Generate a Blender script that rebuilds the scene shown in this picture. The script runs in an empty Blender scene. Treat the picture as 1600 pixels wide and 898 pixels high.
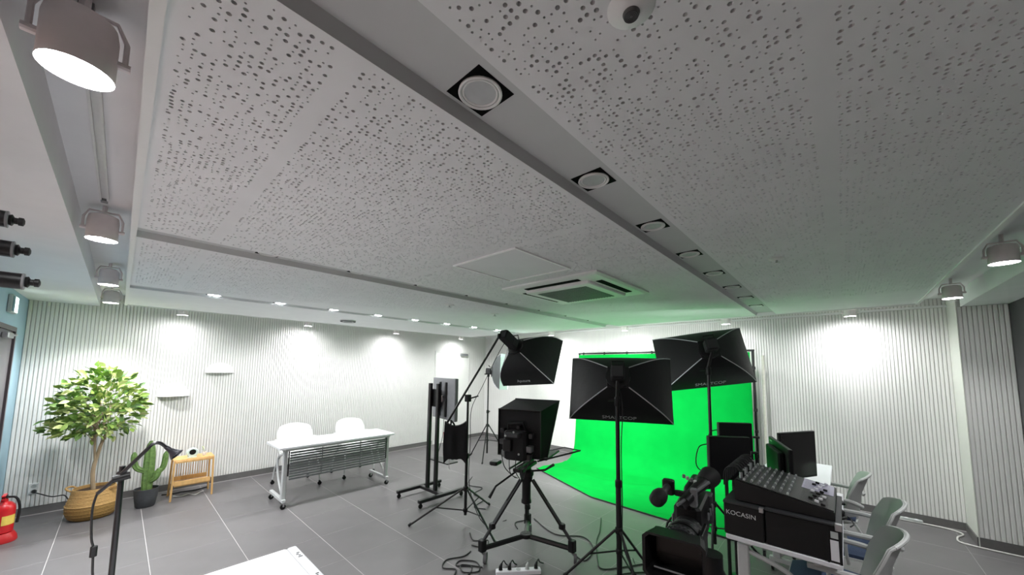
import bpy, math, random
import numpy as np
from mathutils import Vector, Matrix, Quaternion
scene = bpy.context.scene
col = scene.collection
random.seed(7); rng = np.random.default_rng(11)
PI = math.pi

# ------------------------------------------------------------------ camera, world, exposure
cam_data = bpy.data.cameras.new('camera'); cam = bpy.data.objects.new('camera', cam_data); col.objects.link(cam)
scene.camera = cam
cam_data.sensor_width = 36.0; cam_data.lens = 560.6 / 1600 * 36
cam_data.shift_y = 75.0 / 1600
cam_data.clip_start = 0.02
yaw, pitch, roll = math.radians(42.605), math.radians(5.214), math.radians(0.747)
cf = Vector((math.cos(yaw) * math.cos(pitch), math.sin(yaw) * math.cos(pitch), math.sin(pitch)))
cr = Vector((math.sin(yaw), -math.cos(yaw), 0)); cu = cr.cross(cf)
cr2 = cr * math.cos(roll) + cu * math.sin(roll); cu2 = cu * math.cos(roll) - cr * math.sin(roll)
M = Matrix((cr2, cu2, -cf)).transposed().to_4x4(); M.translation = (0, 0, 1.72)
cam.matrix_world = M
world = bpy.data.worlds.new('world'); scene.world = world; world.use_nodes = True
world.node_tree.nodes['Background'].inputs[0].default_value = (0.8, 0.85, 0.9, 1)
world.node_tree.nodes['Background'].inputs[1].default_value = 0.05
vs = scene.view_settings
vs.view_transform = 'Standard'; vs.look = 'None'; vs.gamma = 1.0; vs.use_curve_mapping = False
vs.exposure = 1.6
# lamp powers (W)
P_TRACK, P_WASH_A, P_WASH_B, P_DOWN, P_SOFT, P_BOOM = 74, 12, 26, 19, 33, 150

# ------------------------------------------------------------------ materials
def s2l(c): return tuple((x / 12.92 if x <= .04045 else ((x + .055) / 1.055) ** 2.4) for x in c)
MATS = {}
def mat(name, rgb, rough=.5, metal=0., var=.06, scale=30., bump=0., emit=None, estr=0., alpha=None, spec=.5, trans=0., stretch=(1, 1, 1), coat=0.):
    if name in MATS: return MATS[name]
    m = bpy.data.materials.new(name); m.use_nodes = True; nt = m.node_tree; b = nt.nodes['Principled BSDF']
    c = s2l([v / 255 for v in rgb])
    tc = nt.nodes.new('ShaderNodeTexCoord'); mp = nt.nodes.new('ShaderNodeMapping'); mp.inputs['Scale'].default_value = stretch
    nz = nt.nodes.new('ShaderNodeTexNoise'); nz.inputs['Scale'].default_value = scale; nz.inputs['Detail'].default_value = 4
    nt.links.new(tc.outputs['Object'], mp.inputs[0]); nt.links.new(mp.outputs[0], nz.inputs['Vector'])
    rp = nt.nodes.new('ShaderNodeValToRGB')
    rp.color_ramp.elements[0].position = .3; rp.color_ramp.elements[1].position = .7
    rp.color_ramp.elements[0].color = (*[max(0, v * (1 - var)) for v in c], 1); rp.color_ramp.elements[1].color = (*[min(1, v * (1 + var)) for v in c], 1)
    nt.links.new(nz.outputs['Fac'], rp.inputs[0]); nt.links.new(rp.outputs[0], b.inputs['Base Color'])
    b.inputs['Roughness'].default_value = rough; b.inputs['Metallic'].default_value = metal
    b.inputs['Specular IOR Level'].default_value = spec
    if trans: b.inputs['Transmission Weight'].default_value = trans
    if coat: b.inputs['Coat Weight'].default_value = coat
    if bump:
        bp = nt.nodes.new('ShaderNodeBump'); bp.inputs['Strength'].default_value = bump; bp.inputs['Distance'].default_value = .01
        nt.links.new(nz.outputs['Fac'], bp.inputs['Height']); nt.links.new(bp.outputs[0], b.inputs['Normal'])
    if emit is not None:
        b.inputs['Emission Color'].default_value = (*s2l([v / 255 for v in emit]), 1); b.inputs['Emission Strength'].default_value = estr
    MATS[name] = m; return m

BLK = mat('black_plastic', (16, 16, 17), .5, spec=.4)
BLKM = mat('black_metal', (18, 18, 20), .35, .0, var=.1)
BLKF = mat('black_fabric', (17, 17, 19), .8, bump=.15, scale=120)
BLKFB = mat('black_nylon', (15, 15, 17), .6, bump=.25, scale=14, spec=.35)
RUB = mat('rubber', (14, 14, 15), .7)
GREYP = mat('grey_plastic', (120, 122, 124), .5)
LGREY = mat('light_grey_plastic', (186, 190, 188), .45)
WHITE = mat('white_laminate', (236, 236, 240), .35, var=.015)
WMET = mat('white_metal', (205, 206, 206), .4, var=.03)
SILV = mat('silver_metal', (190, 190, 192), .3, .8)
DKGR = mat('dark_grey', (52, 53, 55), .55)
CEILM = mat('ceiling_paint', (226, 226, 228), .9, var=.02, scale=6)
TRIMM = mat('trim_white', (226, 226, 225), .6, var=.01)
SLAT = mat('slat_white', (232, 231, 228), .7, var=.04, scale=9, stretch=(1, 1, .15))
SLATBACK = mat('slat_backing', (205, 204, 200), .9)
BLUEW = mat('blue_paint', (150, 180, 194), .8, var=.02, scale=4)
SALM = mat('salmon_bounce_paint', (206, 178, 170), .85, var=.03, scale=4)  # invented colour for the unseen wall, bounces a pink tint onto the ceiling
DARKW = mat('charcoal_paint', (72, 70, 72), .8, var=.05, scale=4)
BASEM = mat('baseboard_grey', (105, 103, 102), .5)
GROUT = mat('grout', (180, 175, 174), .9)
DARKFELT = mat('dark_felt', (38, 38, 38), 1.0)
PIPE = mat('grey_piping', (190, 190, 195), .5)
LETTER = mat('lettering_white', (205, 208, 210), .6)
CABLE = mat('black_cable', (20, 20, 21), .5)
WCAB = mat('white_cable', (215, 213, 208), .5)

# ------------------------------------------------------------------ mesh builder
class MB:
    def __init__(s): s.v = []; s.f = []
    def add(s, vs, fs):
        o = len(s.v); s.v += [tuple(p) for p in vs]; s.f += [tuple(i + o for i in f) for f in fs]; return s
    def box(s, a, b, mtx=None):
        (x0, y0, z0), (x1, y1, z1) = a, b
        vs = [(x0, y0, z0), (x1, y0, z0), (x1, y1, z0), (x0, y1, z0), (x0, y0, z1), (x1, y0, z1), (x1, y1, z1), (x0, y1, z1)]
        if mtx is not None: vs = [tuple(mtx @ Vector(p)) for p in vs]
        return s.add(vs, [(3, 2, 1, 0), (4, 5, 6, 7), (0, 1, 5, 4), (1, 2, 6, 5), (2, 3, 7, 6), (3, 0, 4, 7)])
    def rbox(s, a, b, r=.01, mtx=None):      # box with chamfered edges
        (x0, y0, z0), (x1, y1, z1) = a, b
        r = min(r, (x1 - x0) * .49, (y1 - y0) * .49, (z1 - z0) * .49)
        def ring(z, i):
            return [(x0 + i + r, y0 + i, z), (x1 - i - r, y0 + i, z), (x1 - i, y0 + i + r, z), (x1 - i, y1 - i - r, z), (x1 - i - r, y1 - i, z), (x0 + i + r, y1 - i, z), (x0 + i, y1 - i - r, z), (x0 + i, y0 + i + r, z)]
        q = r * .6
        rings = [ring(z0, q), ring(z0 + q, 0), ring(z1 - q, 0), ring(z1, q)]
        vs = [p for g in rings for p in g]
        if mtx is not None: vs = [tuple(mtx @ Vector(p)) for p in vs]
        fs = [tuple(range(7, -1, -1)), tuple(range(24, 32))]
        for k in range(3):
            for i in range(8): j = (i + 1) % 8; fs.append((k * 8 + i, k * 8 + j, k * 8 + 8 + j, k * 8 + 8 + i))
        return s.add(vs, fs)
    def tube(s, pts, r, n=8, caps=True, closed=False):
        pts = [Vector(p) for p in pts]; m = len(pts)
        rs = r if isinstance(r, (list, tuple)) else [r] * m
        T = []
        for i in range(m):
            if closed: d = pts[(i + 1) % m] - pts[i - 1]
            else: d = pts[min(i + 1, m - 1)] - pts[max(i - 1, 0)]
            T.append(d.normalized() if d.length > 1e-9 else Vector((0, 0, 1)))
        up = Vector((0, 0, 1)) if abs(T[0].z) < .9 else Vector((1, 0, 0))
        N = (up - T[0] * up.dot(T[0])).normalized(); vs = []
        for i in range(m):
            if i:
                N = N - T[i] * N.dot(T[i])
                N = N.normalized() if N.length > 1e-6 else T[i].orthogonal().normalized()
            B = T[i].cross(N)
            for k in range(n):
                a = 2 * PI * k / n; vs.append(tuple(pts[i] + (N * math.cos(a) + B * math.sin(a)) * rs[i]))
        fs = []
        for i in range(m if closed else m - 1):
            j = (i + 1) % m
            for k in range(n): l = (k + 1) % n; fs.append((i * n + k, i * n + l, j * n + l, j * n + k))
        if caps and not closed: fs += [tuple(range(n - 1, -1, -1)), tuple(range((m - 1) * n, m * n))]
        return s.add(vs, fs)
    def lathe(s, prof, n=24, center=(0, 0, 0), mtx=None):   # prof: (r,z) bottom to top; closed caps where r>0 at the ends
        vs = []; fs = []
        for (r, z) in prof:
            for k in range(n):
                a = 2 * PI * k / n; p = Vector((center[0] + r * math.cos(a), center[1] + r * math.sin(a), center[2] + z))
                vs.append(tuple(mtx @ p) if mtx is not None else tuple(p))
        for i in range(len(prof) - 1):
            for k in range(n): l = (k + 1) % n; fs.append((i * n + k, i * n + l, (i + 1) * n + l, (i + 1) * n + k))
        if prof[0][0] > 1e-6: fs.append(tuple(range(n - 1, -1, -1)))
        if prof[-1][0] > 1e-6: fs.append(tuple(range((len(prof) - 1) * n, len(prof) * n)))
        return s.add(vs, fs)
    def prism(s, poly, z0, z1, mtx=None):
        n = len(poly); vs = [(x, y, z0) for x, y in poly] + [(x, y, z1) for x, y in poly]
        if mtx is not None: vs = [tuple(mtx @ Vector(p)) for p in vs]
        return s.add(vs, [tuple(range(n - 1, -1, -1)), tuple(range(n, 2 * n))] + [(i, (i + 1) % n, n + (i + 1) % n, n + i) for i in range(n)])
    def grid(s, P):                           # P[i][j] points
        a, b = len(P), len(P[0]); return s.add([p for row in P for p in row], [(i * b + j, i * b + j + 1, (i + 1) * b + j + 1, (i + 1) * b + j) for i in range(a - 1) for j in range(b - 1)])
    def slab(s, P, t):                        # P grid given thickness along normals
        a, b = len(P), len(P[0]); Q = [[Vector(p) for p in r] for r in P]; off = []
        for i in range(a):
            for j in range(b):
                du = Q[min(i + 1, a - 1)][j] - Q[max(i - 1, 0)][j]; dv = Q[i][min(j + 1, b - 1)] - Q[i][max(j - 1, 0)]
                n = du.cross(dv); n = n.normalized() if n.length > 1e-9 else Vector((0, 0, 1)); off.append(tuple(Q[i][j] + n * t))
        o = len(s.v); s.grid(P); s.v += off; N = a * b
        s.f += [tuple(reversed([o + N + i * b + j, o + N + i * b + j + 1, o + N + (i + 1) * b + j + 1, o + N + (i + 1) * b + j])) for i in range(a - 1) for j in range(b - 1)]
        edge = [(i, 0) for i in range(a)] + [(a - 1, j) for j in range(1, b)] + [(i, b - 1) for i in range(a - 2, -1, -1)] + [(0, j) for j in range(b - 2, 0, -1)]
        ids = [o + i * b + j for i, j in edge]
        for k in range(len(ids)): l = (k + 1) % len(ids); s.f.append((ids[k], ids[k] + N, ids[l] + N, ids[l]))
        return s
    def mesh(s, name, material=None, smooth=False):
        me = bpy.data.meshes.new(name); me.from_pydata(s.v, [], s.f); me.update()
        if material: me.materials.append(material)
        if smooth:
            me.polygons.foreach_set('use_smooth', [len(p.vertices) <= 4 for p in me.polygons])
            try: me.set_sharp_from_angle(angle=math.radians(38))
            except Exception: pass
        return me
    def build(s, name, material, parent=None, smooth=False, world=False, label=None):
        me = s.mesh(name, material, smooth)
        if world and parent is not None: me.transform(W[parent.name].inverted())
        return link(name, me, parent, label)
W = {}
def link(name, me, parent=None, label=None):
    o = bpy.data.objects.new(name, me); col.objects.link(o)
    W[o.name] = Matrix.Identity(4) if parent is None else W[parent.name].copy()
    if parent is not None: o.parent = parent
    if label: o['label'] = label
    return o
def part_at(name, me, parent, loc, rot=None, sc=None):
    o = bpy.data.objects.new(name, me); col.objects.link(o); o.parent = parent; o.location = loc
    if rot is not None: o.rotation_euler = rot
    if sc is not None: o.scale = sc
    W[o.name] = W[parent.name] @ o.matrix_basis
    return o
def tag(o, label, cat, group=None, kind=None):
    o['label'] = label; o['category'] = cat
    if group: o['group'] = group
    if kind: o['kind'] = kind
    return o
def struct(o, label=None, cat=None):
    o['kind'] = 'structure'
    if label: o['label'] = label
    if cat: o['category'] = cat
    return o
def thing(name, label, cat, loc=(0, 0, 0), rz=0., group=None):
    o = bpy.data.objects.new(name, None); col.objects.link(o); o.location = loc; o.rotation_euler = (0, 0, rz); o.empty_display_size = .1
    W[o.name] = Matrix.Translation(loc) @ Matrix.Rotation(rz, 4, 'Z')
    return tag(o, label, cat, group)
def copy_tree(o, parent=None):
    c = o.copy(); col.objects.link(c); c.parent = parent
    if o.type == 'LIGHT': c.data = o.data
    for ch in list(o.children): copy_tree(ch, c)
    return c
def arc(c, r, a0, a1, n, plane='xy'):
    out = []
    for i in range(n + 1):
        a = a0 + (a1 - a0) * i / n; u, v = r * math.cos(a), r * math.sin(a)
        out.append((c[0] + u, c[1] + v, c[2]) if plane == 'xy' else ((c[0] + u, c[1], c[2] + v) if plane == 'xz' else (c[0], c[1] + u, c[2] + v)))
    return out
def smooth_path(pts, n=8):
    P = [Vector(p) for p in pts]; out = []
    for i in range(len(P) - 1):
        p0, p1, p2, p3 = P[max(i - 1, 0)], P[i], P[i + 1], P[min(i + 2, len(P) - 1)]
        for k in range(n):
            t = k / n
            out.append(.5 * ((2 * p1) + (p2 - p0) * t + (2 * p0 - 5 * p1 + 4 * p2 - p3) * t * t + (3 * p1 - p0 - 3 * p2 + p3) * t ** 3))
    return out + [P[-1]]
def frame_mtx(origin, fwd, up=(0, 0, 1)):      # local x right, y forward, z up
    f = Vector(fwd).normalized(); r = f.cross(Vector(up)).normalized(); u = r.cross(f)
    m = Matrix((r, f, u)).transposed().to_4x4(); m.translation = origin; return m
def spot_light(name, parent, loc_world, target, power, size_deg, blend=.6, radius=.04, color=(.98, .99, 1.0)):
    d = bpy.data.lights.new(name, 'SPOT'); d.energy = power; d.spot_size = math.radians(size_deg); d.spot_blend = blend; d.shadow_soft_size = radius; d.color = color
    o = bpy.data.objects.new(name, d); col.objects.link(o); o.parent = parent
    dirv = Vector(target) - Vector(loc_world)
    o.matrix_basis = W[parent.name].inverted() @ (Matrix.Translation(loc_world) @ dirv.to_track_quat('-Z', 'Y').to_matrix().to_4x4())
    return o
def lettering(text, parent, mtx_world, size, material=None, extr=.0008, sx=1.0):
    cu_ = bpy.data.curves.new('lettering', 'FONT'); cu_.body = text; cu_.size = size; cu_.extrude = extr; cu_.align_x = 'CENTER'; cu_.align_y = 'CENTER'
    to = bpy.data.objects.new('tmp_text', cu_); col.objects.link(to); dg = bpy.context.evaluated_depsgraph_get(); dg.update()
    me = bpy.data.meshes.new_from_object(to.evaluated_get(dg)); bpy.data.objects.remove(to); bpy.data.curves.remove(cu_)
    me.name = 'lettering'; me.materials.clear(); me.materials.append(material or LETTER)
    me.transform(Matrix.Diagonal((sx, 1, 1, 1))); me.transform(W[parent.name].inverted() @ mtx_world)
    return link('lettering', me, parent)

# ------------------------------------------------------------------ room constants
XA0, XB, YA, YN = -0.76, 6.43, 6.85, -1.26        # blue wall, slat wall right, slat wall back, charcoal wall
ZP, ZT = 2.43, 2.60                                # ceiling panel, trough ceiling
PX0, PX1, PY0, PY1 = -0.015, 5.50, -0.61, 6.40     # hung panel extents

# ---- floor
m_tile = mat('tile_grey', (106, 103, 104), .42, var=.06, scale=3.5, bump=.02)
floor = struct(MB().box((XA0 - .2, YN - .2, -.1), (XB + .2, YA + .2, -.0008)).build('floor', GROUT))
floor['label'] = 'dark grey square tiled floor with pale grout lines'
tile_cache = {}
gx0, gy0, T6 = 0.30, 4.58, .60
for i in range(-2, 11):
    for j in range(-10, 5):
        x0, x1 = max(gx0 + T6 * i + .0022, XA0), min(gx0 + T6 * (i + 1) - .0022, XB)
        y0, y1 = max(gy0 + T6 * j + .0011, YN), min(gy0 + T6 * (j + 1) - .0011, YA)
        if x1 - x0 < .01 or y1 - y0 < .01: continue
        key = (round(x1 - x0, 4), round(y1 - y0, 4))
        if key not in tile_cache: tile_cache[key] = MB().rbox((0, 0, -.02), (key[0], key[1], 0), .0015).mesh('tile', m_tile)
        part_at('tile', tile_cache[key], floor, (x0, y0, 0))

# ---- slatted walls
def slat_wall(name, back_a, back_b, axis, start, end, fixed, sign, z0, z1, label, pitch=.032, skip=None):
    w = struct(MB().box(back_a, back_b).build(name, SLATBACK)); w['label'] = label
    me = None; n = int(round((end - start) / pitch)); p = (end - start) / n
    hw = p * .5 - .0034
    if axis == 'x': me = MB().rbox((-hw, min(0, sign * .009), z0), (hw, max(0, sign * .009), z1), .003).mesh('slat', SLAT)
    else: me = MB().rbox((min(0, sign * .009), -hw, z0), (max(0, sign * .009), hw, z1), .003).mesh('slat', SLAT)
    for k in range(n):
        c = start + p * (k + .5)
        if skip and skip[0] < c < skip[1]:
            mz = z1 - skip[2]
            if axis == 'x': part_at('slat', MB().rbox((-hw, -.009, skip[2]), (hw, 0, z1), .003).mesh('slat', SLAT), w, (c, fixed, 0))
            continue
        part_at('slat', me, w, (c, fixed, 0) if axis == 'x' else (fixed, c, 0))
    return w
DX0, DX1, DZ = 4.86, 5.88, 2.09
slat_wall('wall_back', (XA0 - .1, YA, 0), (XB + .1, YA + .1, 2.7), 'x', XA0, XB, YA, -1, .09, ZT, 'white vertical slat wall behind the plants and folding table', skip=(DX0, DX1, DZ))
slat_wall('wall_right', (XB, -.92, 0), (XB + .1, YA + .1, 2.7), 'y', -.92, YA, XB, -1, .09, ZT, 'white vertical slat wall behind the green backdrop')
slat_wall('wall_pier', (5.98, YN - .1, 0), (XB + .1, -.926, 2.7), 'y', YN, -.926, 5.98, -1, .09, ZP, 'projecting slatted pier at the end of the slat wall')
struct(MB().box((5.966, -.926, 0), (XB, -.918, 2.7)).build('trim_4', mat('pier_side', (214, 216, 208), .7, var=.01)))
struct(MB().box((XA0 - .1, 3.4, 0), (XA0, YA + .1, 2.7)).build('wall_left', BLUEW))['label'] = 'pale blue painted side wall with a door'
struct(MB().box((XA0 - .1, YN - .1, 0), (XA0, 3.4, 2.7)).build('wall_left', SALM))['label'] = 'unseen stretch of side wall, salmon colour added to tint the ceiling'
struct(MB().box((XA0 - .1, YN - .1, 0), (5.98, YN, 2.7)).build('wall_near', DARKW))['label'] = 'charcoal painted wall beside the pier'
# baseboards
struct(MB().box((XA0, YA - .010, 0), (DX0 - .03, YA, .088)).box((DX1 + .03, YA - .010, 0), (XB, YA, .088)).build('baseboard_back', BASEM))
struct(MB().box((XB - .010, -.918, 0), (XB, YA - .01, .088)).build('baseboard_right', BASEM))
struct(MB().box((5.968, YN, 0), (5.98, -.914, .088)).box((5.968, -.918, 0), (XB, -.908, .088)).build('baseboard_pier', BASEM))
struct(MB().box((XA0, YA - .028, .0005), (XB, YA - .012, .004)).box((XB - .028, -.91, .0005), (XB - .012, YA - .03, .004)).build('trim_5', GROUT))['label'] = 'pale sealant line along the skirting'
# crown strips
struct(MB().box((XA0, YA - .05, 2.488), (XB, YA - .0095, 2.512)).build('trim_1', TRIMM))
struct(MB().box((XB - .05, -.918, 2.490), (XB - .0095, YA - .05, 2.514)).build('trim_2', TRIMM))

# ---- white door in the back wall
m_door = mat('door_white', (240, 240, 236), .5, var=.01)
d1 = struct(MB().box((DX0 + .03, YA - .012, .005), (DX1 - .03, YA - .001, DZ - .03)).build('door_1', m_door)); d1['label'] = 'flush white door near the room corner'
MB().box((DX0, YA - .022, 0), (DX0 + .028, YA, DZ)).box((DX1 - .028, YA - .022, 0), (DX1, YA, DZ)).box((DX0 + .028, YA - .022, DZ - .028), (DX1 - .028, YA, DZ)).build('door_frame', mat('door_frame', (222, 222, 218), .5), d1)
MB().rbox((DX1 - .30, YA - .06, DZ - .085), (DX1 - .08, YA - .013, DZ - .035), .006).build('door_closer', GREYP, d1)
MB().tube([(DX0 + .09, YA - .013, 1.02), (DX0 + .09, YA - .055, 1.02), (DX0 + .20, YA - .055, 1.02)], .009).build('door_handle', SILV, d1)
# ---- grey door in the blue wall
d2 = struct(MB().box((XA0 + .001, 5.22, .005), (XA0 + .012, 6.10, 2.02)).build('door_2', mat('door_dark', (98, 94, 98), .4))); d2['label'] = 'grey door in the blue wall'
m_df = mat('door_frame_dark', (70, 62, 66), .4)
MB().box((XA0, 6.10, 0), (XA0 + .03, 6.145, 2.065)).box((XA0, 5.175, 0), (XA0 + .03, 5.22, 2.065)).box((XA0, 5.22, 2.02), (XA0 + .03, 6.10, 2.065)).build('door_frame', m_df, d2)
MB().rbox((XA0 + .012, 5.60, 1.94), (XA0 + .055, 5.84, 1.99), .006).tube([(XA0 + .035, 5.84, 1.965), (XA0 + .045, 6.04, 1.985)], .009).build('door_closer', SILV, d2)
# ---- exit sign
es = thing('exit_sign', 'small lit green and white exit sign over the grey door', 'sign', (XA0, 5.90, 2.19))
MB().rbox((0, -.14, 0), (.03, .14, .17), .006).build('housing', LGREY, es)
MB().box((.0305, -.03, .012), (.032, .13, .158)).build('sign_face', mat('exit_face', (225, 240, 235), .4, emit=(220, 245, 235), estr=1.2), es)
MB().box((.0305, -.135, .012), (.032, -.032, .158)).build('sign_face', mat('exit_green', (60, 110, 120), .4), es)

# ------------------------------------------------------------------ ceiling
ceil = struct(MB().box((XA0 - .1, YN - .1, ZT), (XB + .1, YA + .1, ZT + .1)).build('ceiling', CEILM)); ceil['label'] = 'grey painted ceiling with perforated acoustic boards and sunk light channels'
# outer lower soffits
MB().box((XA0, YN, ZP), (-.222, YA - .0095, ZT)).build('soffit', CEILM, ceil)
MB().box((-.222, YN, ZP), (5.966, -.95, ZT)).build('soffit', CEILM, ceil)
# tray rim
e = .024
MB().box((PX0, PY0, ZP - .006), (PX0 + e, PY1, ZT)).build('rim', TRIMM, ceil)
MB().box((PX1 - e, PY0, ZP - .006), (PX1, PY1, ZT)).build('rim', TRIMM, ceil)
MB().box((PX0 + e, PY0, ZP - .006), (PX1 - e, PY0 + e, ZT)).build('rim', TRIMM, ceil)
MB().box((PX0 + e, PY1 - e, ZP - .006), (PX1 - e, PY1, ZT)).build('rim', TRIMM, ceil)
IX0, IX1, IY0, IY1 = PX0 + e, PX1 - e, PY0 + e, PY1 - e
ZB = ZP + .004                                     # board underside
STR = [(.575, .782), (2.70, 2.905), (4.74, 4.945)]
SD = .035                                          # channel depth
for (a, b) in STR:                                 # channel
    SDc = .020 if a > 4 else SD
    #: sloped cheeks and flat bed
    P = [[(x, a, ZB), (x, a + .014, ZB + SDc), (x, b - .014, ZB + SDc), (x, b, ZB)] for x in (IX0, IX1)]
    MB().grid(P).build('light_channel', mat('channel_paint', (196, 197, 198), .85, var=.02, scale=6), ceil)
# perforated boards (real holes, dark felt above)
MB().box((IX0, IY0, ZB + .03), (IX1, .574, ZB + .034)).box((IX0, .783, ZB + .03), (IX1, 2.699, ZB + .034)).box((IX0, 2.906, ZB + .03), (IX1, 4.739, ZB + .034)).build('felt_backing', DARKFELT, ceil)
def perf_board(x0, x1, y0, y1, margin=.022):
    pitch = .0182
    nx, ny = max(1, int((x1 - x0 - 2 * margin) / pitch)), max(1, int((y1 - y0 - 2 * margin) / pitch))
    xs = np.linspace(x0 + margin, x1 - margin, nx + 1); ys = np.linspace(y0 + margin, y1 - margin, ny + 1)
    I, J = np.meshgrid(np.arange(nx), np.arange(ny), indexing='ij'); I = I.ravel(); J = J.ravel()
    gv = np.array([(x, y, ZB) for x in xs for y in ys]); gid = lambda i, j: i * (ny + 1) + j
    cx, cy = (xs[I] + xs[I + 1]) / 2, (ys[J] + ys[J + 1]) / 2
    rnd = rng.random(len(I)); near = (cx ** 2 + cy ** 2) < 4.6 ** 2
    big = (rnd < .27) & near; small = (rnd > .62) & near & (cx ** 2 + cy ** 2 < 2.3 ** 2); hole = big | small
    rad = np.where(big, .0048 + .0006 * rng.random(len(I)), .0022 + .0008 * rng.random(len(I)))
    jit = (rng.random((len(I), 2)) - .5) * .006 * np.where(big, .8, 1.6)[:, None]
    flat = ~hole
    quads = np.stack([gid(I, J), gid(I, J + 1), gid(I + 1, J + 1), gid(I + 1, J)], 1)   # normal down
    H = np.nonzero(hole)[0]; nh = len(H); base = len(gv)
    ang = np.radians(22.5 + 45 * np.arange(8))
    ring = np.stack([(cx + jit[:, 0])[H][:, None] + rad[H][:, None] * np.cos(ang), (cy + jit[:, 1])[H][:, None] + rad[H][:, None] * np.sin(ang), np.full((nh, 8), ZB)], 2)
    ring2 = ring.copy(); ring2[:, :, 2] += .012
    allv = np.concatenate([gv, ring.reshape(-1, 3), ring2.reshape(-1, 3)])
    R = base + 8 * np.arange(nh); c00, c01, c11, c10 = (quads[H][:, k] for k in range(4))
    # ring verts 0..7 at 22.5,67.5 | 112.5,157.5 | 202.5,247.5 | 292.5,337.5
    tri = [(c11, R + 0, R + 1), (c01, R + 2, R + 3), (c00, R + 4, R + 5), (c10, R + 6, R + 7)]
    tris = np.concatenate([np.stack([a, c, b], 1) for a, b, c in tri])
    qd = [(c11, R + 1, R + 2, c01), (c01, R + 3, R + 4, c00), (c00, R + 5, R + 6, c10), (c10, R + 7, R + 0, c11)]
    qs = [np.stack([a, d, c, b], 1) for a, b, c, d in qd]
    for k in range(8): l = (k + 1) % 8; qs.append(np.stack([R + k, R + l, R + l + 8 * nh, R + k + 8 * nh], 1))
    qs = np.concatenate([quads[flat]] + qs)
    # plain margin around
    m0 = len(allv); bx = np.array([(x0, y0, ZB), (x1, y0, ZB), (x1, y1, ZB), (x0, y1, ZB), (xs[0], ys[0], ZB), (xs[-1], ys[0], ZB), (xs[-1], ys[-1], ZB), (xs[0], ys[-1], ZB)])
    allv = np.concatenate([allv, bx]); mq = np.array([(m0 + k, m0 + 4 + k, m0 + 4 + (k + 1) % 4, m0 + (k + 1) % 4) for k in range(4)])
    qs = np.concatenate([qs, mq])
    me = bpy.data.meshes.new('acoustic_board'); nq, nt_ = len(qs), len(tris)
    me.vertices.add(len(allv)); me.vertices.foreach_set('co', allv.astype(np.float32).ravel())
    me.loops.add(nq * 4 + nt_ * 3); me.loops.foreach_set('vertex_index', np.concatenate([qs.ravel(), tris.ravel()]).astype(np.int32))
    me.polygons.add(nq + nt_); me.polygons.foreach_set('loop_start', np.concatenate([np.arange(nq) * 4, nq * 4 + np.arange(nt_) * 3]).astype(np.int32))
    me.polygons.foreach_set('loop_total', np.concatenate([np.full(nq, 4), np.full(nt_, 3)]).astype(np.int32))
    me.update(calc_edges=True); me.shade_flat(); me.materials.append(CEILM)
    return link('acoustic_board', me, ceil)
perf_board(IX0, IX1, IY0, 0.0); perf_board(IX0, IX1, 0.0, .575)
bx = [IX0, .32, 1.52, 2.72, 3.92, IX1]
for k in range(5): perf_board(bx[k], bx[k + 1], .782, 2.70)
for k in range(5): perf_board(bx[k], bx[k + 1], 2.905, 4.74)
MB().grid([[(IX0, 4.945, ZB), (IX1, 4.945, ZB)], [(IX0, IY1, ZB), (IX1, IY1, ZB)]]).build('plain_board', CEILM, ceil)

# ---- lamps
m_lampbody = mat('lamp_body_white', (236, 228, 228), .45, var=.02)
m_glow = mat('lamp_glow', (255, 255, 255), .5, emit=(250, 252, 255), estr=26)
m_glow2 = mat('downlight_glow', (255, 255, 255), .5, emit=(250, 252, 255), estr=16)
def track_lamp(loc, label, power, target=None, group=None, r=.062, h=.12, spread=120, tilt=None, ax='y'):
    x, y, z = loc                                   # z = mouth height
    t = thing('track_spotlight', label, 'spotlight', (x, y, z), 0, group)
    B = Matrix.Identity(4)
    if tilt: B = Matrix.Translation((0, 0, h * .6)) @ Matrix.Rotation(tilt[1], 4, tilt[0]) @ Matrix.Translation((0, 0, -h * .6))
    MB().lathe([(r * .93, .012), (r, 0), (r * 1.0, h * .75), (r * .93, h * .92), (r * .55, h), (0.0, h)], 28, mtx=B).build('lamp_body', m_lampbody, t, True)
    MB().lathe([(0.0, .004), (r * .92, .004), (r * .92, .0119)], 24, mtx=B).build('lamp_face', m_glow, t)
    top = ZT - z
    yk = r + .012
    sw = (lambda a, b: (a, b)) if ax == 'y' else (lambda a, b: (b, a))
    MB().tube([(*sw(0, yk), h * .40), (*sw(0, yk), h * .82), (*sw(0, yk * .75), h + .016), (*sw(0, -yk * .75), h + .016), (*sw(0, -yk), h * .82), (*sw(0, -yk), h * .40)], .0055, 6).build('yoke', m_lampbody, t)
    for s in (-1, 1): MB().tube([(*sw(0, s * (r - .004)), h * .40), (*sw(0, s * (yk + .010)), h * .40)], .010, 10).build('pivot_knob', m_lampbody, t)
    if top > h + .02: MB().tube([(0, 0, h + .015), (0, 0, top)], .010, 8).build('stem', m_lampbody, t)
    mid = W[t.name] @ B @ Vector((0, 0, -.004)); d = (B.to_3x3() @ Vector((0, 0, -1)))
    spot_light('bulb', t, mid, mid + d if target is None else target, power, spread, .9, r * .8)
    return t
for k, y in enumerate((1.30, 3.02, 4.74, 6.15)):
    track_lamp((-.122, y, 2.405), ('large white cylinder spotlight hanging closest to the wall tubes', 'white cylinder spotlight in the side trough, second along the track', 'white cylinder spotlight in the side trough, third along the track', 'white cylinder spotlight in the side trough right by the slat wall')[k], P_TRACK, group='track spotlights in the side trough', h=.145, ax='x')
track = thing('lighting_track', 'white lighting track fixed in the side ceiling trough', 'track', (-.122, 2.1, ZT - .02))
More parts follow.
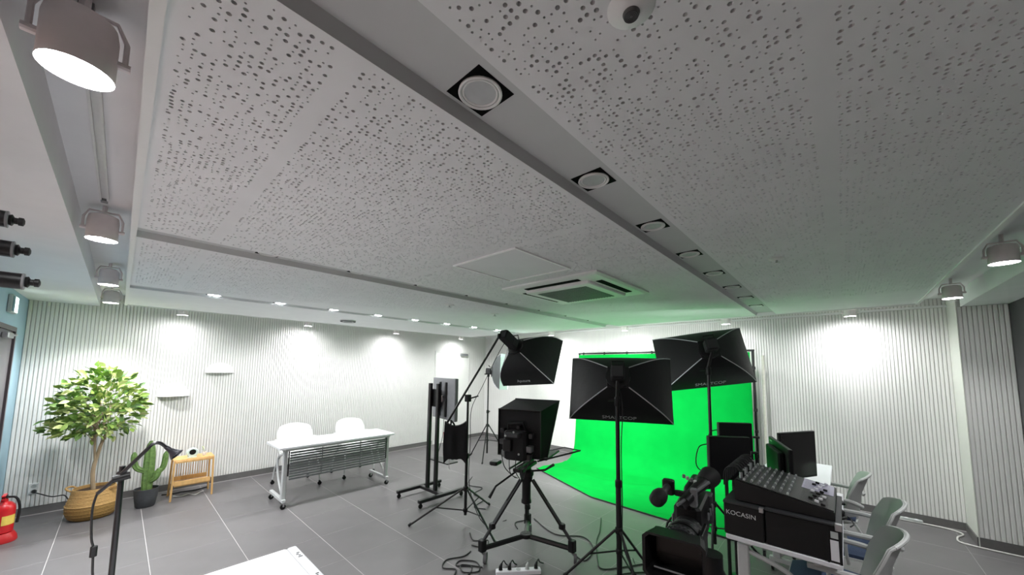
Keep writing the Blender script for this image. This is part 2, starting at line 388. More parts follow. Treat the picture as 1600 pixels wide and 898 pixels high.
MB().box((-.017, -.75, 0), (-.009, .75, .02)).box((.009, -.75, 0), (.017, .75, .02)).box((-.009, -.75, .012), (.009, .75, .02)).build('rail', WMET, track)
for y in (.75, -.79): MB().box((-.013, y, -.002), (.013, y + .04, .0198)).build('end_cap', GREYP, track)
for k, (x, l) in enumerate(((.80, 'unseen spotlight added above the charcoal wall, farthest from the pier'), (2.25, 'unseen spotlight added above the charcoal wall, third from the pier'), (3.70, 'white cylinder spotlight above the charcoal wall, second from the pier'), (5.15, 'white cylinder spotlight in the trough just before the slatted pier'))):
    track_lamp((x, -.78, 2.415), l, P_TRACK * (.35, .35, .3, .3)[k], group='track spotlights by the pier')  # the two farthest from the pier are unseen, added to brighten the ceiling
for k, x in enumerate((.52, 2.06, 3.66, 5.31)):
    track_lamp((x, 6.48, 2.372), ('small round spotlight washing the slat wall above the bamboo stand', 'small round spotlight washing the slat wall above the folding table', 'small round spotlight washing the slat wall between table and door', 'small round spotlight washing the wall above the white door')[k], P_WASH_A * (.6, 1, 1, 1)[k], tilt=('X', math.radians(3)), target=(x, YA, .7), group='wall washing spotlights on the back wall', r=.056, h=.10, spread=165)
for k, y in enumerate((-.10, 1.23, 2.80, 4.4)):
    track_lamp((5.98, y, 2.405), ('small round spotlight washing the slat wall above the desk chairs', 'small tilted spotlight above the right end of the green backdrop', 'small tilted spotlight above the middle of the green backdrop', 'small tilted spotlight between the green backdrop and room corner')[k], P_WASH_B * (1.0, .28, .28, .5)[k], tilt=('Y', math.radians(-3)), target=(XB, y, .7), group='wall washing spotlights by the green backdrop', r=.056, h=.10, spread=165)
# recessed square downlights
def downlight(x, y, lit, label, group):
    SDk = .020 if lit else SD
    t = thing('recessed_downlight', label, 'downlight', (x, y, ZB + SDk - .02), 0, group)
    s = .065
    MB().box((-s, -s, .0185), (s, s, .0199)).build('housing', mat('downlight_black', (6, 6, 6), .8, spec=.1), t)
    MB().lathe([(.059, .0184), (.060, .014), (.056, .012), (.051, .015), (.052, .0184)], 32).build('ring', TRIMM, t, True)
    MB().lathe([(.050, .0184), (.049, .0150), (.046, .0140), (.043, .0165), (.043, .0184)], 32).build('inner_ring', TRIMM, t, True)
    MB().lathe([(0, .008 if lit else .0168), (.0425, .008 if lit else .0168), (.0425, .0184)], 28).build('diffuser', m_glow2 if lit else mat('diffuser_off', (188, 190, 192), .5), t)
    if lit: spot_light('bulb', t, (x, y, ZB + SDk - .016), (x, y, 0), P_DOWN, 168, .3, .04)
    return t
ORD = ('first', 'second', 'third', 'fourth', 'fifth', 'sixth', 'seventh', 'eighth')
for k in range(8):
    downlight(.61 + .607 * k, .69, False, 'unlit square downlight, %s from the side trough in the channel nearest the pier' % ORD[k], 'unlit downlights in the channel by the pier')
for k in range(8):
    downlight(.62 + .607 * k, 2.80, False, 'unlit square downlight, %s from the side trough in the middle channel' % ORD[k], 'unlit downlights in the middle channel')
for k in range(8):
    downlight(.62 + .607 * k, 4.842, True, 'glowing square downlight, %s from the side trough in the channel nearest the plants' % ORD[k], 'lit downlights in the channel by the back wall')

# ---- air conditioner cassette
ac = thing('ceiling_air_conditioner', 'square four way ceiling air conditioner with grey intake grille', 'air conditioner', (2.74, 1.74, ZB), 0)
m_ac = mat('ac_plastic', (236, 238, 236), .45, var=.01)
a0, a1, zz = .475, .43, -.035
P = [[(sx * a, sy * a, z) for sx, sy in ((-1, -1), (1, -1), (1, 1), (-1, 1), (-1, -1))] for a, z in ((a0, 0), (a0, -.012), (.45, -.022), (.32, -.026))]
MB().grid(P).build('bezel', m_ac, ac)
for ang in range(4):
    R_ = Matrix.Rotation(ang * PI / 2, 4, 'Z')
    MB().rbox((-.27, -.405, -.0285), (.27, -.352, -.022), .002, R_).build('outlet_slot_shade', mat('ac_slot_shade', (8, 8, 8), .9, spec=.1), ac)  # dark strip laid on the bezel for the shade inside each slot
    MB().box((-.27, -.352, -.0292), (.27, -.346, -.025), R_).build('vane', m_ac, ac)
MB().rbox((-.325, -.325, -.048), (.325, .325, -.006), .012).build('grille_frame', m_ac, ac)
gm = mat('ac_grille', (128, 132, 132), .6)
MB().box((-.25, -.25, -.0495), (.25, .25, -.0485)).build('grille', gm, ac)
sl = MB().box((-.245, -.004, -.053), (.245, .004, -.0496)).mesh('grille_slat', gm)
for k in range(18): part_at('grille_slat', sl, ac, (0, -.238 + .028 * k, 0))
# access hatch
ha = thing('ceiling_access_panel', 'square ceiling access hatch outlined by thin white frame beside air conditioner', 'hatch', (1.82, 1.68, ZB))
MB().box((-.295, -.295, -.009), (-.281, .295, -.0003)).box((.281, -.295, -.009), (.295, .295, -.0003)).box((-.281, -.295, -.009), (.281, -.281, -.0003)).box((-.281, .281, -.009), (.281, .295, -.0003)).build('frame', mat('hatch_white', (248, 248, 248), .5), ha)
MB().box((-.273, -.273, -.003), (.273, .273, -.0003)).build('panel', CEILM, ha)
# ceiling detectors and sprinklers
dt = thing('ceiling_speaker', 'round white ceiling sensor with dark grille set in perforated boards', 'sensor', (.632, .272, ZB))
MB().lathe([(.0, -.012), (.022, -.012), (.026, -.010), (.042, -.004), (.046, -.0003)], 28).build('flange', TRIMM, dt, True)
MB().lathe([(0, -.019), (.014, -.019), (.0165, -.0125)], 24).build('grille', mat('sensor_grille', (92, 92, 92), .5), dt)
for k in range(4): MB().tube(arc((0, 0, -.0195), .004 + .003 * k, 0, 2 * PI, 16)[:-1], .0006, 4, closed=True).build('grille_ring', DKGR, dt)
def sprinkler(x, y, label, z=ZB, r=.04):
    t = thing('ceiling_sprinkler', label, 'sprinkler', (x, y, z))
    MB().lathe([(r * .4, -.012), (r, -.004), (r * 1.05, -.0003)], 20).build('escutcheon', TRIMM, t, True)
    MB().lathe([(0, -.034), (r * .45, -.034), (r * .45, -.031), (.006, -.030), (.007, -.0121)], 16).build('deflector', SILV, t)
sprinkler(2.50, 3.28, 'small sprinkler head between middle and lit ceiling channels', r=.055)
sprinkler(2.76, .272, 'tiny sprinkler head among the perforated boards', r=.04)
sprinkler(3.3, 3.35, 'sprinkler head near the air conditioner and middle channel', r=.05)
vt = thing('ceiling_vent', 'round ceiling vent between lit channel and slat wall', 'vent', (2.35, 5.63, ZB))
MB().lathe([(.06, -.03), (.11, -.022), (.115, -.0003)], 28).build('rim', TRIMM, vt, True)
MB().lathe([(0, -.034), (.058, -.034), (.058, -.030)], 24).build('cone', GREYP, vt)
MB().tube(arc((0, 0, -.024), .105, 0, 2 * PI, 28)[:-1], .008, 6, closed=True).build('slot_ring', DKGR, vt)

# ---- three black tubes reaching out from the side wall
for k, (tx, ty, tz, pos) in enumerate(((-.236, 1.88, 2.158, 'topmost'), (-.218, 1.885, 2.068, 'middle'), (-.192, 1.89, 1.972, 'lowest'))):
    t = thing('wall_tube', 'black metal tube with stepped knob end, %s of three on the side wall' % pos, 'tube', (XA0, ty, tz))
    L = tx - XA0
    RX = Matrix.Rotation(PI / 2, 4, 'Y')
    MB().lathe([(.06, 0), (.06, .012), (.03, .02)], 20, mtx=RX).build('wall_flange', BLKM, t)
    MB().lathe([(.025, .02), (.025, L - .036)], 20, mtx=RX).build('tube', BLKM, t, True)
    MB().lathe([(.0252, L - .0359), (.0258, L - .034), (.0258, L - .031), (.020, L - .030)], 20, mtx=RX).build('collar_ring', GREYP, t, True)
    MB().lathe([(.016, L - .0299), (.018, L - .024), (.010, L - .020), (.010, L - .013), (.013, L - .012), (.013, L - .003), (.006, L)], 16, mtx=RX).build('knob', BLK, t, True)

# ------------------------------------------------------------------ plants by the back wall
# ---- ficus tree in a woven basket
tr = thing('potted_tree', 'leafy variegated green tree standing in a woven seagrass basket', 'plant', (-.085, 6.32, 0))
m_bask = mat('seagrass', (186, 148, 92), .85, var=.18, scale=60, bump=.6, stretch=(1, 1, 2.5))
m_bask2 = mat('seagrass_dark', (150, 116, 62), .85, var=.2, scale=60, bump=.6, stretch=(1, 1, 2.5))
prof_lo = [(.150, 0), (.185, .03), (.205, .08), (.208, .13), (.205, .150)]
prof_hi = [(.205, .1505), (.195, .20), (.178, .25), (.170, .30), (.166, .325), (.158, .325), (.160, .29), (.0, .285)]
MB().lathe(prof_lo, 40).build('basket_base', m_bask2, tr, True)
bk = MB().lathe(prof_hi, 40).build('basket', m_bask, tr, True)
for k in range(9):
    z = .02 + k * .034; rr = np.interp(z, [0, .03, .08, .13, .2, .25, .3, .325], [.15, .185, .205, .208, .195, .178, .17, .166]) + .002
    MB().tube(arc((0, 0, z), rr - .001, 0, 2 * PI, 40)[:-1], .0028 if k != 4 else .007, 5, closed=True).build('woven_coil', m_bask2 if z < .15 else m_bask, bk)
for a in (2.7, -.5):
    c, s_ = math.cos(a), math.sin(a); pts = smooth_path([(.165 * c - .055 * s_, .165 * s_ + .055 * c, .30), (.21 * c - .05 * s_, .21 * s_ + .05 * c, .33), (.225 * c, .225 * s_, .335), (.21 * c + .05 * s_, .21 * s_ - .05 * c, .33), (.165 * c + .055 * s_, .165 * s_ - .055 * c, .30)], 5)
    MB().tube(pts, .010, 7).build('handle', m_bask, tr, True)
MB().lathe([(0, .300), (.157, .292)], 24).build('soil', mat('soil', (70, 52, 38), .95, bump=.5, scale=40), tr)
m_bark = mat('bark', (158, 138, 110), .85, var=.15, scale=25, bump=.3, stretch=(1, 1, .3))
trunk = smooth_path([(-.01, 0, .28), (-.03, .0, .50), (-.005, .01, .70), (.02, .0, .84), (.06, -.01, .98)], 5)
MB().tube(trunk, [.021 - .010 * i / (len(trunk) - 1) for i in range(len(trunk))], 9).build('trunk', m_bark, tr, True)
MB().tube(smooth_path([(-.02, .0, .58), (-.035, -.01, .75), (-.05, 0, .95), (-.08, .02, 1.12)], 5), .011, 7).build('trunk', m_bark, tr, True)
crown_c = Vector((-.03, -.03, 1.25))
tips = []
br = random.Random(5)
CR = Vector((.36, .33, .43))
def crown_point(rmin, rmax):
    while True:
        v = Vector((br.uniform(-1, 1), br.uniform(-1, 1), br.uniform(-1, 1)))
        if rmin < v.length < rmax: return crown_c + Vector((v.x * CR.x * (1.0 - .18 * v.z), v.y * CR.y, v.z * CR.z))
for k in range(34):
    tip = crown_point(.65, .95); st = Vector((br.uniform(-.06, .05), 0, br.uniform(.80, 1.08)))
    mid = st.lerp(tip, .5) + Vector((0, 0, .03))
    pts = smooth_path([st, mid, tip], 4); tips.append(pts)
    MB().tube(pts, [.0055 - .004 * i / (len(pts) - 1) for i in range(len(pts))], 5).build('branch', m_bark, tr, True)
m_leafs = [mat('leaf_a', (96, 132, 52), .5, var=.3, scale=25, bump=.1), mat('leaf_b', (140, 168, 78), .5, var=.3, scale=25, bump=.1), mat('leaf_c', (206, 216, 142), .5, var=.25, scale=25, bump=.1), mat('leaf_d', (70, 102, 46), .5, var=.3, scale=25)]
def leaf_mesh(m):
    prof = [(0, 0), (.12, .12), (.3, .22), (.5, .245), (.7, .19), (.87, .09), (1, 0)]
    P = [[(-w, l, .07 * math.sin(l * 3) + .12 * w), (0, l, .07 * math.sin(l * 3) - .02), (w, l, .07 * math.sin(l * 3) + .12 * w)] for l, w in prof]
    mb = MB().grid(P); mb.tube([(0, -.25, -.02), (0, .05, 0)], .018, 4); return mb.mesh('leaf', m, True)
lm = [leaf_mesh(m) for m in m_leafs]
leaves = []
for i in range(900):
    p = crown_point(.15, 1.0) if i % 3 else br.choice(tips)[-1] + Vector((br.gauss(0, .05), br.gauss(0, .05), br.gauss(0, .04)))
    if p.y > .38: p.y = .38
    if p.z < .92 and br.random() < .5: p.z += .25
    out = (p - Vector((0, 0, 1.10))); out.z *= .4; out = out.normalized() if out.length > 1e-4 else Vector((1, 0, 0))
    d = (out + Vector((br.gauss(0, .5), br.gauss(0, .5), br.gauss(-.15, .5)))).normalized()
    q = d.to_track_quat('Y', 'Z') @ Quaternion((0, 1, 0), br.uniform(-1.4, 1.4))
    leaves.append((p, q, br.uniform(.07, .11), br.choices([0, 1, 2, 3], [4, 4, 3, 2])[0]))
leaves.sort(key=lambda l: l[0].y + .1 * l[0].x - .15 * l[0].z)
for p, q, sc, mi in leaves[:300]:
    part_at('leaf', lm[mi], tr, p, q.to_euler(), (sc, sc, sc))
for kind in range(4):
    mb = MB()
    for p, q, sc, mi in leaves[300:]:
        if mi != kind: continue
        mm = Matrix.Translation(p) @ q.to_matrix().to_4x4() @ Matrix.Scale(sc, 4); src = lm[mi]
        mb.add([mm @ v.co for v in src.vertices], [tuple(f.vertices) for f in src.polygons])
    o = mb.build('inner_leaves', m_leafs[kind], tr, True); o['kind'] = 'stuff'

# ---- cactus
cc = thing('potted_cactus', 'columnar green cactus in a dark grey ribbed pot', 'plant', (.335, 6.31, 0))
m_pot = mat('pot_grey', (66, 67, 70), .8, var=.1, bump=.2, scale=40)
MB().lathe([(.078, 0), (.088, .01), (.104, .12), (.111, .205), (.113, .215), (.104, .215), (.100, .185), (0, .182)], 36).build('pot', m_pot, cc, True)
MB().lathe([(0, .190), (.101, .186)], 24).build('soil', MATS['soil'], cc)
m_cac = mat('cactus_green', (104, 134, 72), .6, var=.25, scale=40, bump=.3)
def ribbed(pts, rads, ribs=8):
    mb = MB(); P = [Vector(p) for p in pts]; m = len(P); n = ribs * 3; vs = []; fs = []
    for i in range(m):
        t = (P[min(i + 1, m - 1)] - P[max(i - 1, 0)]).normalized(); u = t.cross(Vector((0, 1, .01))).normalized(); v = t.cross(u)
        for k in range(n):
            a = 2 * PI * k / n; r = rads[i] * (1 + .16 * math.cos(ribs * a)); vs.append(P[i] + (u * math.cos(a) + v * math.sin(a)) * r)
    for i in range(m - 1):
        for k in range(n): l = (k + 1) % n; fs.append((i * n + k, i * n + l, (i + 1) * n + l, (i + 1) * n + k))
    fs += [tuple(range(n - 1, -1, -1)), tuple(range((m - 1) * n, m * n))]
    return mb.add(vs, fs)
pts = [(0, 0, .185 + .59 * t) for t in np.linspace(0, 1, 12)]
MB.add; ribbed(pts, [.040, .044, .046, .047, .047, .046, .046, .045, .044, .040, .032, .012]).build('stem', m_cac, cc, True)
for (sx, z0, zt, w, yy) in ((-1, .42, .66, .125, -.01), (1, .36, .63, .135, 0), (1, .30, .44, .09, -.06)):
    pts = smooth_path([(sx * .03, yy * .5, z0), (sx * w * .75, yy, z0 + .04), (sx * w, yy, z0 + .11), (sx * (w + .01), yy, zt)], 4)
    ribbed(pts, [.026 if i < len(pts) - 2 else (.022 if i == len(pts) - 2 else .008) for i in range(len(pts))], 7).build('arm', m_cac, cc, True)

# ---- bamboo stand
bs = thing('bamboo_stand', 'small slatted bamboo stand with a lower tray against the slat wall', 'stand', (.755, 6.43, 0), 0)
m_bam = mat('bamboo', (214, 170, 110), .5, var=.12, scale=30, stretch=(1, 1, .2))
hw, hd = .19, .15
for sx in (-1, 1):
    for sy in (-1, 1): MB().tube([(sx * (hw + .012), sy * (hd), 0), (sx * hw, sy * hd * .96, .49)], .011, 8).build('leg', m_bam, bs, True)
for sy in (-1, 1): MB().rbox((-hw + .0115, sy * hd * .96 - .009, .46), (hw - .0115, sy * hd * .96 + .009, .488), .003).build('rail', m_bam, bs)
for k in range(6): MB().rbox((-hw - .012, -.135 + k * .046, .4885), (hw + .012, -.135 + k * .046 + .040, .500), .003).build('top_slat', m_bam, bs)
MB().rbox((-hw + .0135, -hd * .9, .165), (hw - .0135, hd * .9, .178), .003).build('shelf', m_bam, bs)
for sy in (-1, 1): MB().rbox((-hw + .0135, sy * hd * .96 - .006, .180), (hw - .0135, sy * hd * .96 + .006, .235), .003).build('tray_side', m_bam, bs)
for k in range(15): MB().tube([(-.165 + k * .0236, hd * .96, .237), (-.165 + k * .0236, hd * .96, .459)], .004, 6).build('spindle', m_bam, bs)
# items on the stand
g = thing('tape_dispenser', 'rounded mint white gadget with dark opening on bamboo stand', 'gadget', (.735, 6.37, .500))
RY = Matrix.Rotation(PI / 2, 4, 'X')
MB().lathe([(.0, -.03), (.052, -.03), (.060, -.02), (.062, 0), (.060, .02), (.052, .03), (0, .03)], 28, (0, .062, 0), Matrix.Rotation(PI / 2, 4, 'X')).build('body', mat('mint_white', (212, 228, 218), .4, var=.02), g, True)
MB().lathe([(0, .0301), (.034, .0301), (.032, .034)], 24, (0, .072, 0), RY).build('opening', BLK, g)
MB().rbox((-.045, -.032, 0), (.045, .032, .012), .004).build('foot', MATS['mint_white'], g)
g = thing('small_vase', 'tiny cream cup with a sprig on the bamboo stand', 'cup', (.862, 6.40, .500))
MB().lathe([(.016, 0), (.022, .015), (.023, .04), (.018, .05), (.015, .05), (.018, .035), (0, .03)], 18).build('cup', mat('cream_ceramic', (225, 214, 205), .4), g, True)
MB().tube(smooth_path([(0, 0, .03), (-.01, 0, .08), (-.03, 0, .12)], 4), .002, 5).build('sprig', m_leafs[1], g)
for k in range(4): part_at('sprig_leaf', lm[2], g, (-.008 - .006 * k, 0, .07 + .014 * k), (0, .4, k * 1.9), (.03, .03, .03))

# ---- half dome wall shelves
m_dome = mat('dome_white', (240, 238, 236), .6, var=.01)
def half_dome(x, z, w, h, label):
    t = thing('wall_shelf', label, 'wall shelf', (x, YA - .0095, z), 0, 'half dome wall shelves on the slat wall')
    P = []
    for i in range(9):
        a = (PI / 2) * i / 8
        row = []
        for j in range(17):
            b = PI * j / 16; rr = math.cos(a)
            row.append((-w * math.cos(b) * rr, -.11 * math.sin(b) * rr, h * math.sin(a)))
        P.append(row)
    MB().grid(P).build('dome', m_dome, t, True)
    MB().prism([(-w * math.cos(PI * j / 16) * 1.03, -.113 * math.sin(PI * j / 16)) for j in range(17)], -.014, -.0005).build('ledge', m_dome, t)
half_dome(1.02, 1.612, .165, .135, 'white half dome wall shelf mounted higher on the slats, above the stand')
half_dome(.535, 1.290, .160, .165, 'white half dome wall shelf mounted lower, between tree and stand')

# ---- outlet with plug and cord
ou = thing('wall_outlet', 'white wall outlet low on slats beside the basket', 'outlet', (-.555, YA - .0095, .29))
MB().rbox((-.038, -.012, -.06), (.038, 0, .06), .004).build('plate', TRIMM, ou)
for z in (-.026, .026): MB().lathe([(0, .0121), (.02, .0121), (.021, .0125)], 20, (0, z, 0), Matrix.Rotation(PI / 2, 4, 'X')).build('socket', LGREY, ou)
pc = thing('plug_cable', 'black plug and cord running from wall outlet behind the basket', 'cord', (-.548, YA - .0275, .262))
MB().tube([(0, 0, 0), (.004, -.025, -.002), (.012, -.045, -.006)], [.020, .018, .010], 12).build('plug', BLK, pc, True)
MB().tube(smooth_path([(.010, -.042, -.006), (.06, -.07, -.03), (.14, -.07, -.075), (.22, -.08, -.075), (.255, -.09, -.12), (.30, -.12, -.22), (.36, -.13, -.253)], 5), .006, 7).build('wire', CABLE, pc, True)

# ---- fire extinguisher
fe = thing('fire_extinguisher', 'red fire extinguisher with yellow label on a red floor stand', 'extinguisher', (-.652, 6.03, 0))
m_red = mat('extinguisher_red', (196, 26, 34), .3, var=.05, coat=.3)
MB().lathe([(.100, 0), (.105, .012), (.098, .05), (.08, .085), (.0, .085)], 28).build('floor_stand', mat('stand_red', (186, 34, 38), .4), fe, True)
MB().lathe([(.06, .0855), (.073, .095), (.075, .30), (.070, .335), (.045, .365), (.024, .375), (.022, .40), (0, .40)], 28).build('cylinder', m_red, fe, True)
MB().grid([[(.0757 * math.cos(a), .0757 * math.sin(a), z) for a in np.linspace(-1.5, -.2, 9)] for z in (.165, .25)]).build('label_band', mat('label_yellow', (226, 196, 92), .5), fe)
MB().rbox((-.018, -.018, .4005), (.018, .018, .435), .004).build('valve', BLKM, fe)
MB().rbox((-.012, -.09, .436), (.012, .02, .447), .003).build('handle', m_red, fe); MB().box((-.011, -.085, .405), (.011, -.019, .413)).build('lever', m_red, fe)
MB().tube(smooth_path([(.018, 0, .415), (.07, -.02, .40), (.095, -.01, .30), (.088, 0, .16)], 5), .010, 8).build('hose', RUB, fe, True)

# ---- white cable lying by the wall, under stand
c = MB().tube(smooth_path([(.60, 6.50, .008), (.66, 6.42, .008), (.74, 6.46, .012), (.80, 6.38, .008), (.86, 6.46, .008), (.90, 6.50, .008)], 6), .006, 6).build('cable', WCAB, None, True); tag(c, 'loose white cable lying on the floor under bamboo stand', 'cable')
c = MB().tube(smooth_path([(.50, 6.66, .010), (.62, 6.62, .010), (.70, 6.64, .010), (.82, 6.60, .010), (.96, 6.66, .010)], 6), .008, 6).build('cable', CABLE, None, True); tag(c, 'loose black cable lying on the floor under bamboo stand', 'cable')

# ------------------------------------------------------------------ chairs
m_shell = mat('chair_shell_grey', (190, 191, 189), .45, var=.02)
m_denim = mat('seat_blue', (52, 66, 92), .9, var=.15, scale=90, bump=.2)
m_shellw = mat('chair_shell_white', (232, 232, 230), .45, var=.01)
def caster(parent, x, y, mb_mat=BLK, r=.026, fork=BLK):
    w = MB().lathe([(r * .5, -.009), (r, -.008), (r, .008), (r * .5, .009)], 16, mtx=Matrix.Translation((x, y, r)) @ Matrix.Rotation(PI / 2, 4, 'X')).build('caster', mb_mat, parent, True)
    MB().box((x - .006, y - .014, r), (x + .012, y - .0105, r * 2 + .012)).box((x - .006, y + .0105, r), (x + .012, y + .014, r * 2 + .012)).box((x - .006, y - .0105, r * 2 + .004), (x + .012, y + .0105, r * 2 + .012)).build('fork', fork, w)
def chair(loc, rz, label, group, shell=None, seat=None):
    t = thing('stacking_chair', label, 'chair', loc, rz, group); shell = shell or m_shell
    # backrest scoop: faces +y, flared top
    P = []
    for i in range(11):
        v = i / 10; z = .42 + .42 * v; w = .20 + .035 * math.sin(v * PI * .9) - .05 * max(0, v - .75) * 4 * .6
        yb = -.20 - .06 * v - .035 * max(0, v - .6) / .4
        P.append([(w * u, yb + .11 * abs(u) ** 2.0 * (1 - .45 * v), z + (-.03 * u * u if v > .9 else 0)) for u in np.linspace(-1, 1, 13)])
    MB().slab(P, .010).build('backrest', shell, t, True)
    top = P[-1]; MB().tube([(p[0], p[1] - .003, p[2]) for p in top], .010, 8).build('back_rim', shell, t, True)
    for s in (0, -1): MB().tube([(r[s][0], r[s][1] - .003, r[s][2]) for r in P], .008, 8).build('back_rim', shell, t, True)
    S = []
    for i in range(9):
        v = i / 8; y = -.20 + .44 * v
        S.append([(.22 * u * (1 - .10 * abs(v - .5)), y, .432 + .02 * u * u - .03 * max(0, v - .75) * 4 * .5) for u in np.linspace(-1, 1, 9)])
    MB().slab(S, -.014).build('seat_pan', shell, t, True)
    S2 = [[(p[0] * .93, p[1] * .93, p[2] + .030 - .022 * (abs(j - 4) / 4) ** 3 - .016 * (abs(i - 4) / 4) ** 3) for j, p in enumerate(r)] for i, r in enumerate(S)]
    MB().slab(S2, -.026).build('seat_cushion', seat or m_denim, t, True)
    for s in (-1, 1):
        MB().tube(smooth_path([(s * .22, -.24, .60), (s * .255, -.16, .635), (s * .265, .0, .64), (s * .262, .12, .635)], 4), .017, 8).build('armrest', shell, t, True)
        MB().tube(smooth_path([(s * .225, .02, .425), (s * .262, .03, .52), (s * .266, .03, .632)], 4), .010, 8).build('arm_support', shell, t, True)
        MB().tube(smooth_path([(s * .20, .14, .42), (s * .225, .21, .25), (s * .235, .235, .07)], 4), .011, 8).build('leg', WMET, t, True)
        MB().tube(smooth_path([(s * .20, -.10, .42), (s * .225, -.20, .25), (s * .235, -.25, .07)], 4), .011, 8).build('leg', WMET, t, True)
        caster(t, s * .235, .238); caster(t, s * .235, -.25)
    return t
chair((1.86, 5.93, 0), PI, 'pale shell chair behind the folding table, next to the bamboo stand side', 'chairs behind the folding table', m_shellw, m_shellw)
chair((2.68, 5.93, 0), PI, 'pale shell chair behind the folding table, on the television side', 'chairs behind the folding table', m_shellw, m_shellw)
chair((2.985, .085, 0), 0.0, 'grey shell chair with blue seat at the desk, beside the mixing console', 'grey chairs along the control desk')
chair((3.68, .03, 0), .05, 'grey shell chair with blue seat, middle one along the control desk', 'grey chairs along the control desk')
chair((4.52, .165, 0), -.05, 'grey shell chair at the desk end nearest the slat wall', 'grey chairs along the control desk')

# ------------------------------------------------------------------ folding table with casters
def flip_table(loc, rz, L, D, label, group, panel=True):
    t = thing('folding_table', label, 'table', loc, rz, group)
    MB().rbox((-L / 2, -D / 2, .705), (L / 2, D / 2, .732), .006).build('tabletop', WHITE, t)
    MB().box((-L / 2 + .06, -D / 2 + .09, .675), (L / 2 - .06, -D / 2 + .12, .7045)).box((-L / 2 + .06, D / 2 - .12, .675), (L / 2 - .06, D / 2 - .09, .7045)).build('underframe', WMET, t)
    for s in (-1, 1):
        x = s * (L / 2 - .085)
        MB().rbox((x - .022, -D / 2 + .045, .115), (x + .022, -D / 2 + .105, .674), .006).build('leg', WMET, t)
        MB().tube(smooth_path([(x, -D / 2 + .08, .64), (x, .06, .55), (x, .02, .34), (x, -D / 2 + .10, .14)], 5), .014, 8).build('leg_brace', WMET, t, True)
        MB().rbox((x - .020, -D / 2 + .02, .078), (x + .020, D / 2 - .01, .1145), .006).build('foot', WMET, t)
        caster(t, x, -D / 2 + .04, BLK, .030, SILV); caster(t, x, D / 2 - .03, BLK, .030, SILV)
        MB().box((x - s * .030 - .006, -D / 2 + .03, .38), (x - s * .030 + .006, -D / 2 + .044, .68)).build('panel_bracket', BLK, t)
    if panel:
        m_pan = mat('modesty_grey', (116, 118, 120), .5)
        n = 11; sl_ = MB().rbox((-L / 2 + .125, -.005, -.0115), (L / 2 - .125, .005, .0115), .003).mesh('modesty_slat', m_pan)
        for k in range(n): part_at('modesty_slat', sl_, t, (0, -D / 2 + .028, .345 + k * .031))
        for x in (-L / 6, L / 6): MB().box((x - .006, -D / 2 + .034, .335), (x + .006, -D / 2 + .040, .675)).build('panel_stile', m_pan, t)
        MB().rbox((-L / 2 + .06, -D / 2 + .02, .680), (L / 2 - .06, -D / 2 + .05, .7045), .004).build('panel_rail', WMET, t)
    return t
flip_table((2.115, 5.27, 0), 0, 1.50, .56, 'white folding table on casters with grey slatted modesty panel', None)

# ------------------------------------------------------------------ foreground white table
ft = thing('work_table', 'bright white work table with a grey edge strip in the foreground', 'table', (.23, 1.75, 0))
MB().rbox((-.50, -.55, .69), (.465, .55, .72), .008).build('tabletop', WHITE, ft)
MB().rbox((.466, -.55, .69), (.512, .55, .7205), .006).build('edge_strip', mat('edge_grey', (196, 197, 200), .5), ft)
for sx in (-.46, .47):
    for sy in (-.5, .5): MB().rbox((sx - .02, sy - .02, 0), (sx + .02, sy + .02, .6895), .004).build('leg', WMET, ft)
for y0 in (.40, .12):
    for k in range(4): MB().box((.480 + .006 * (k % 2), y0 + .017 * k, .7206), (.500 - .004 * (k % 3), y0 + .017 * k + .009, .7212)).build('printed_mark', BLK, ft)

# ------------------------------------------------------------------ black floor lamp
fl_ = thing('floor_lamp', 'thin black floor lamp with angled arm and small conical head', 'lamp', (.048, 2.40, 0))
MB().lathe([(.12, 0), (.12, .012), (.10, .02), (.014, .026)], 28).build('base', BLKM, fl_, True)
MB().tube([(0, 0, .02), (-.005, 0, 1.262)], .0105, 10).build('pole', BLKM, fl_, True)
MB().lathe([(.015, 1.2), (.017, 1.205), (.017, 1.235), (.013, 1.24)], 14, (-.005, 0, 0)).build('collar', BLK, fl_, True)
MB().tube([(-.032, -.022, 1.213), (.022, -.022, 1.222)], .016, 12).build('joint', BLK, fl_, True)
armp = smooth_path([(-.072, -.022, 1.162), (-.005, -.022, 1.235), (.06, -.022, 1.318), (.082, -.02, 1.346), (.101, -.02, 1.351), (.118, -.02, 1.341), (.136, -.02, 1.320)], 5)
MB().tube(armp, .0075, 8).build('arm', BLKM, fl_, True)
hm = frame_mtx((.134, -.02, 1.323), (.62, -.36, -.62)) @ Matrix.Scale(.80, 4)
hd_ = MB().lathe([(.010, -.012), (.014, .02), (.018, .035), (.034, .062), (.036, .066), (.033, .066), (.016, .036), (0, .030)], 24, mtx=hm @ Matrix.Rotation(-PI / 2, 4, 'X')).build('lamp_head', mat('lamp_head_grey', (48, 48, 54), .3, .3), fl_, True)
MB().lathe([(0, .052), (.028, .056)], 20, mtx=hm @ Matrix.Rotation(-PI / 2, 4, 'X')).build('lens', mat('lens_grey', (190, 192, 196), .2), hd_)
MB().tube(smooth_path([(-.072, -.022, 1.162), (-.080, -.025, 1.10), (-.074, -.03, .99), (-.066, -.03, .95)], 5), .004, 6).build('cord', CABLE, fl_, True)
MB().rbox((-.074, -.040, .905), (-.052, -.020, .95), .005).build('inline_switch', BLK, fl_)
MB().tube(smooth_path([(-.063, -.03, .905), (-.060, -.03, .85), (-.056, -.03, .78), (-.06, -.03, .5), (-.05, -.04, .2), (-.06, -.14, .015)], 5), .004, 6).build('cord', CABLE, fl_, True)

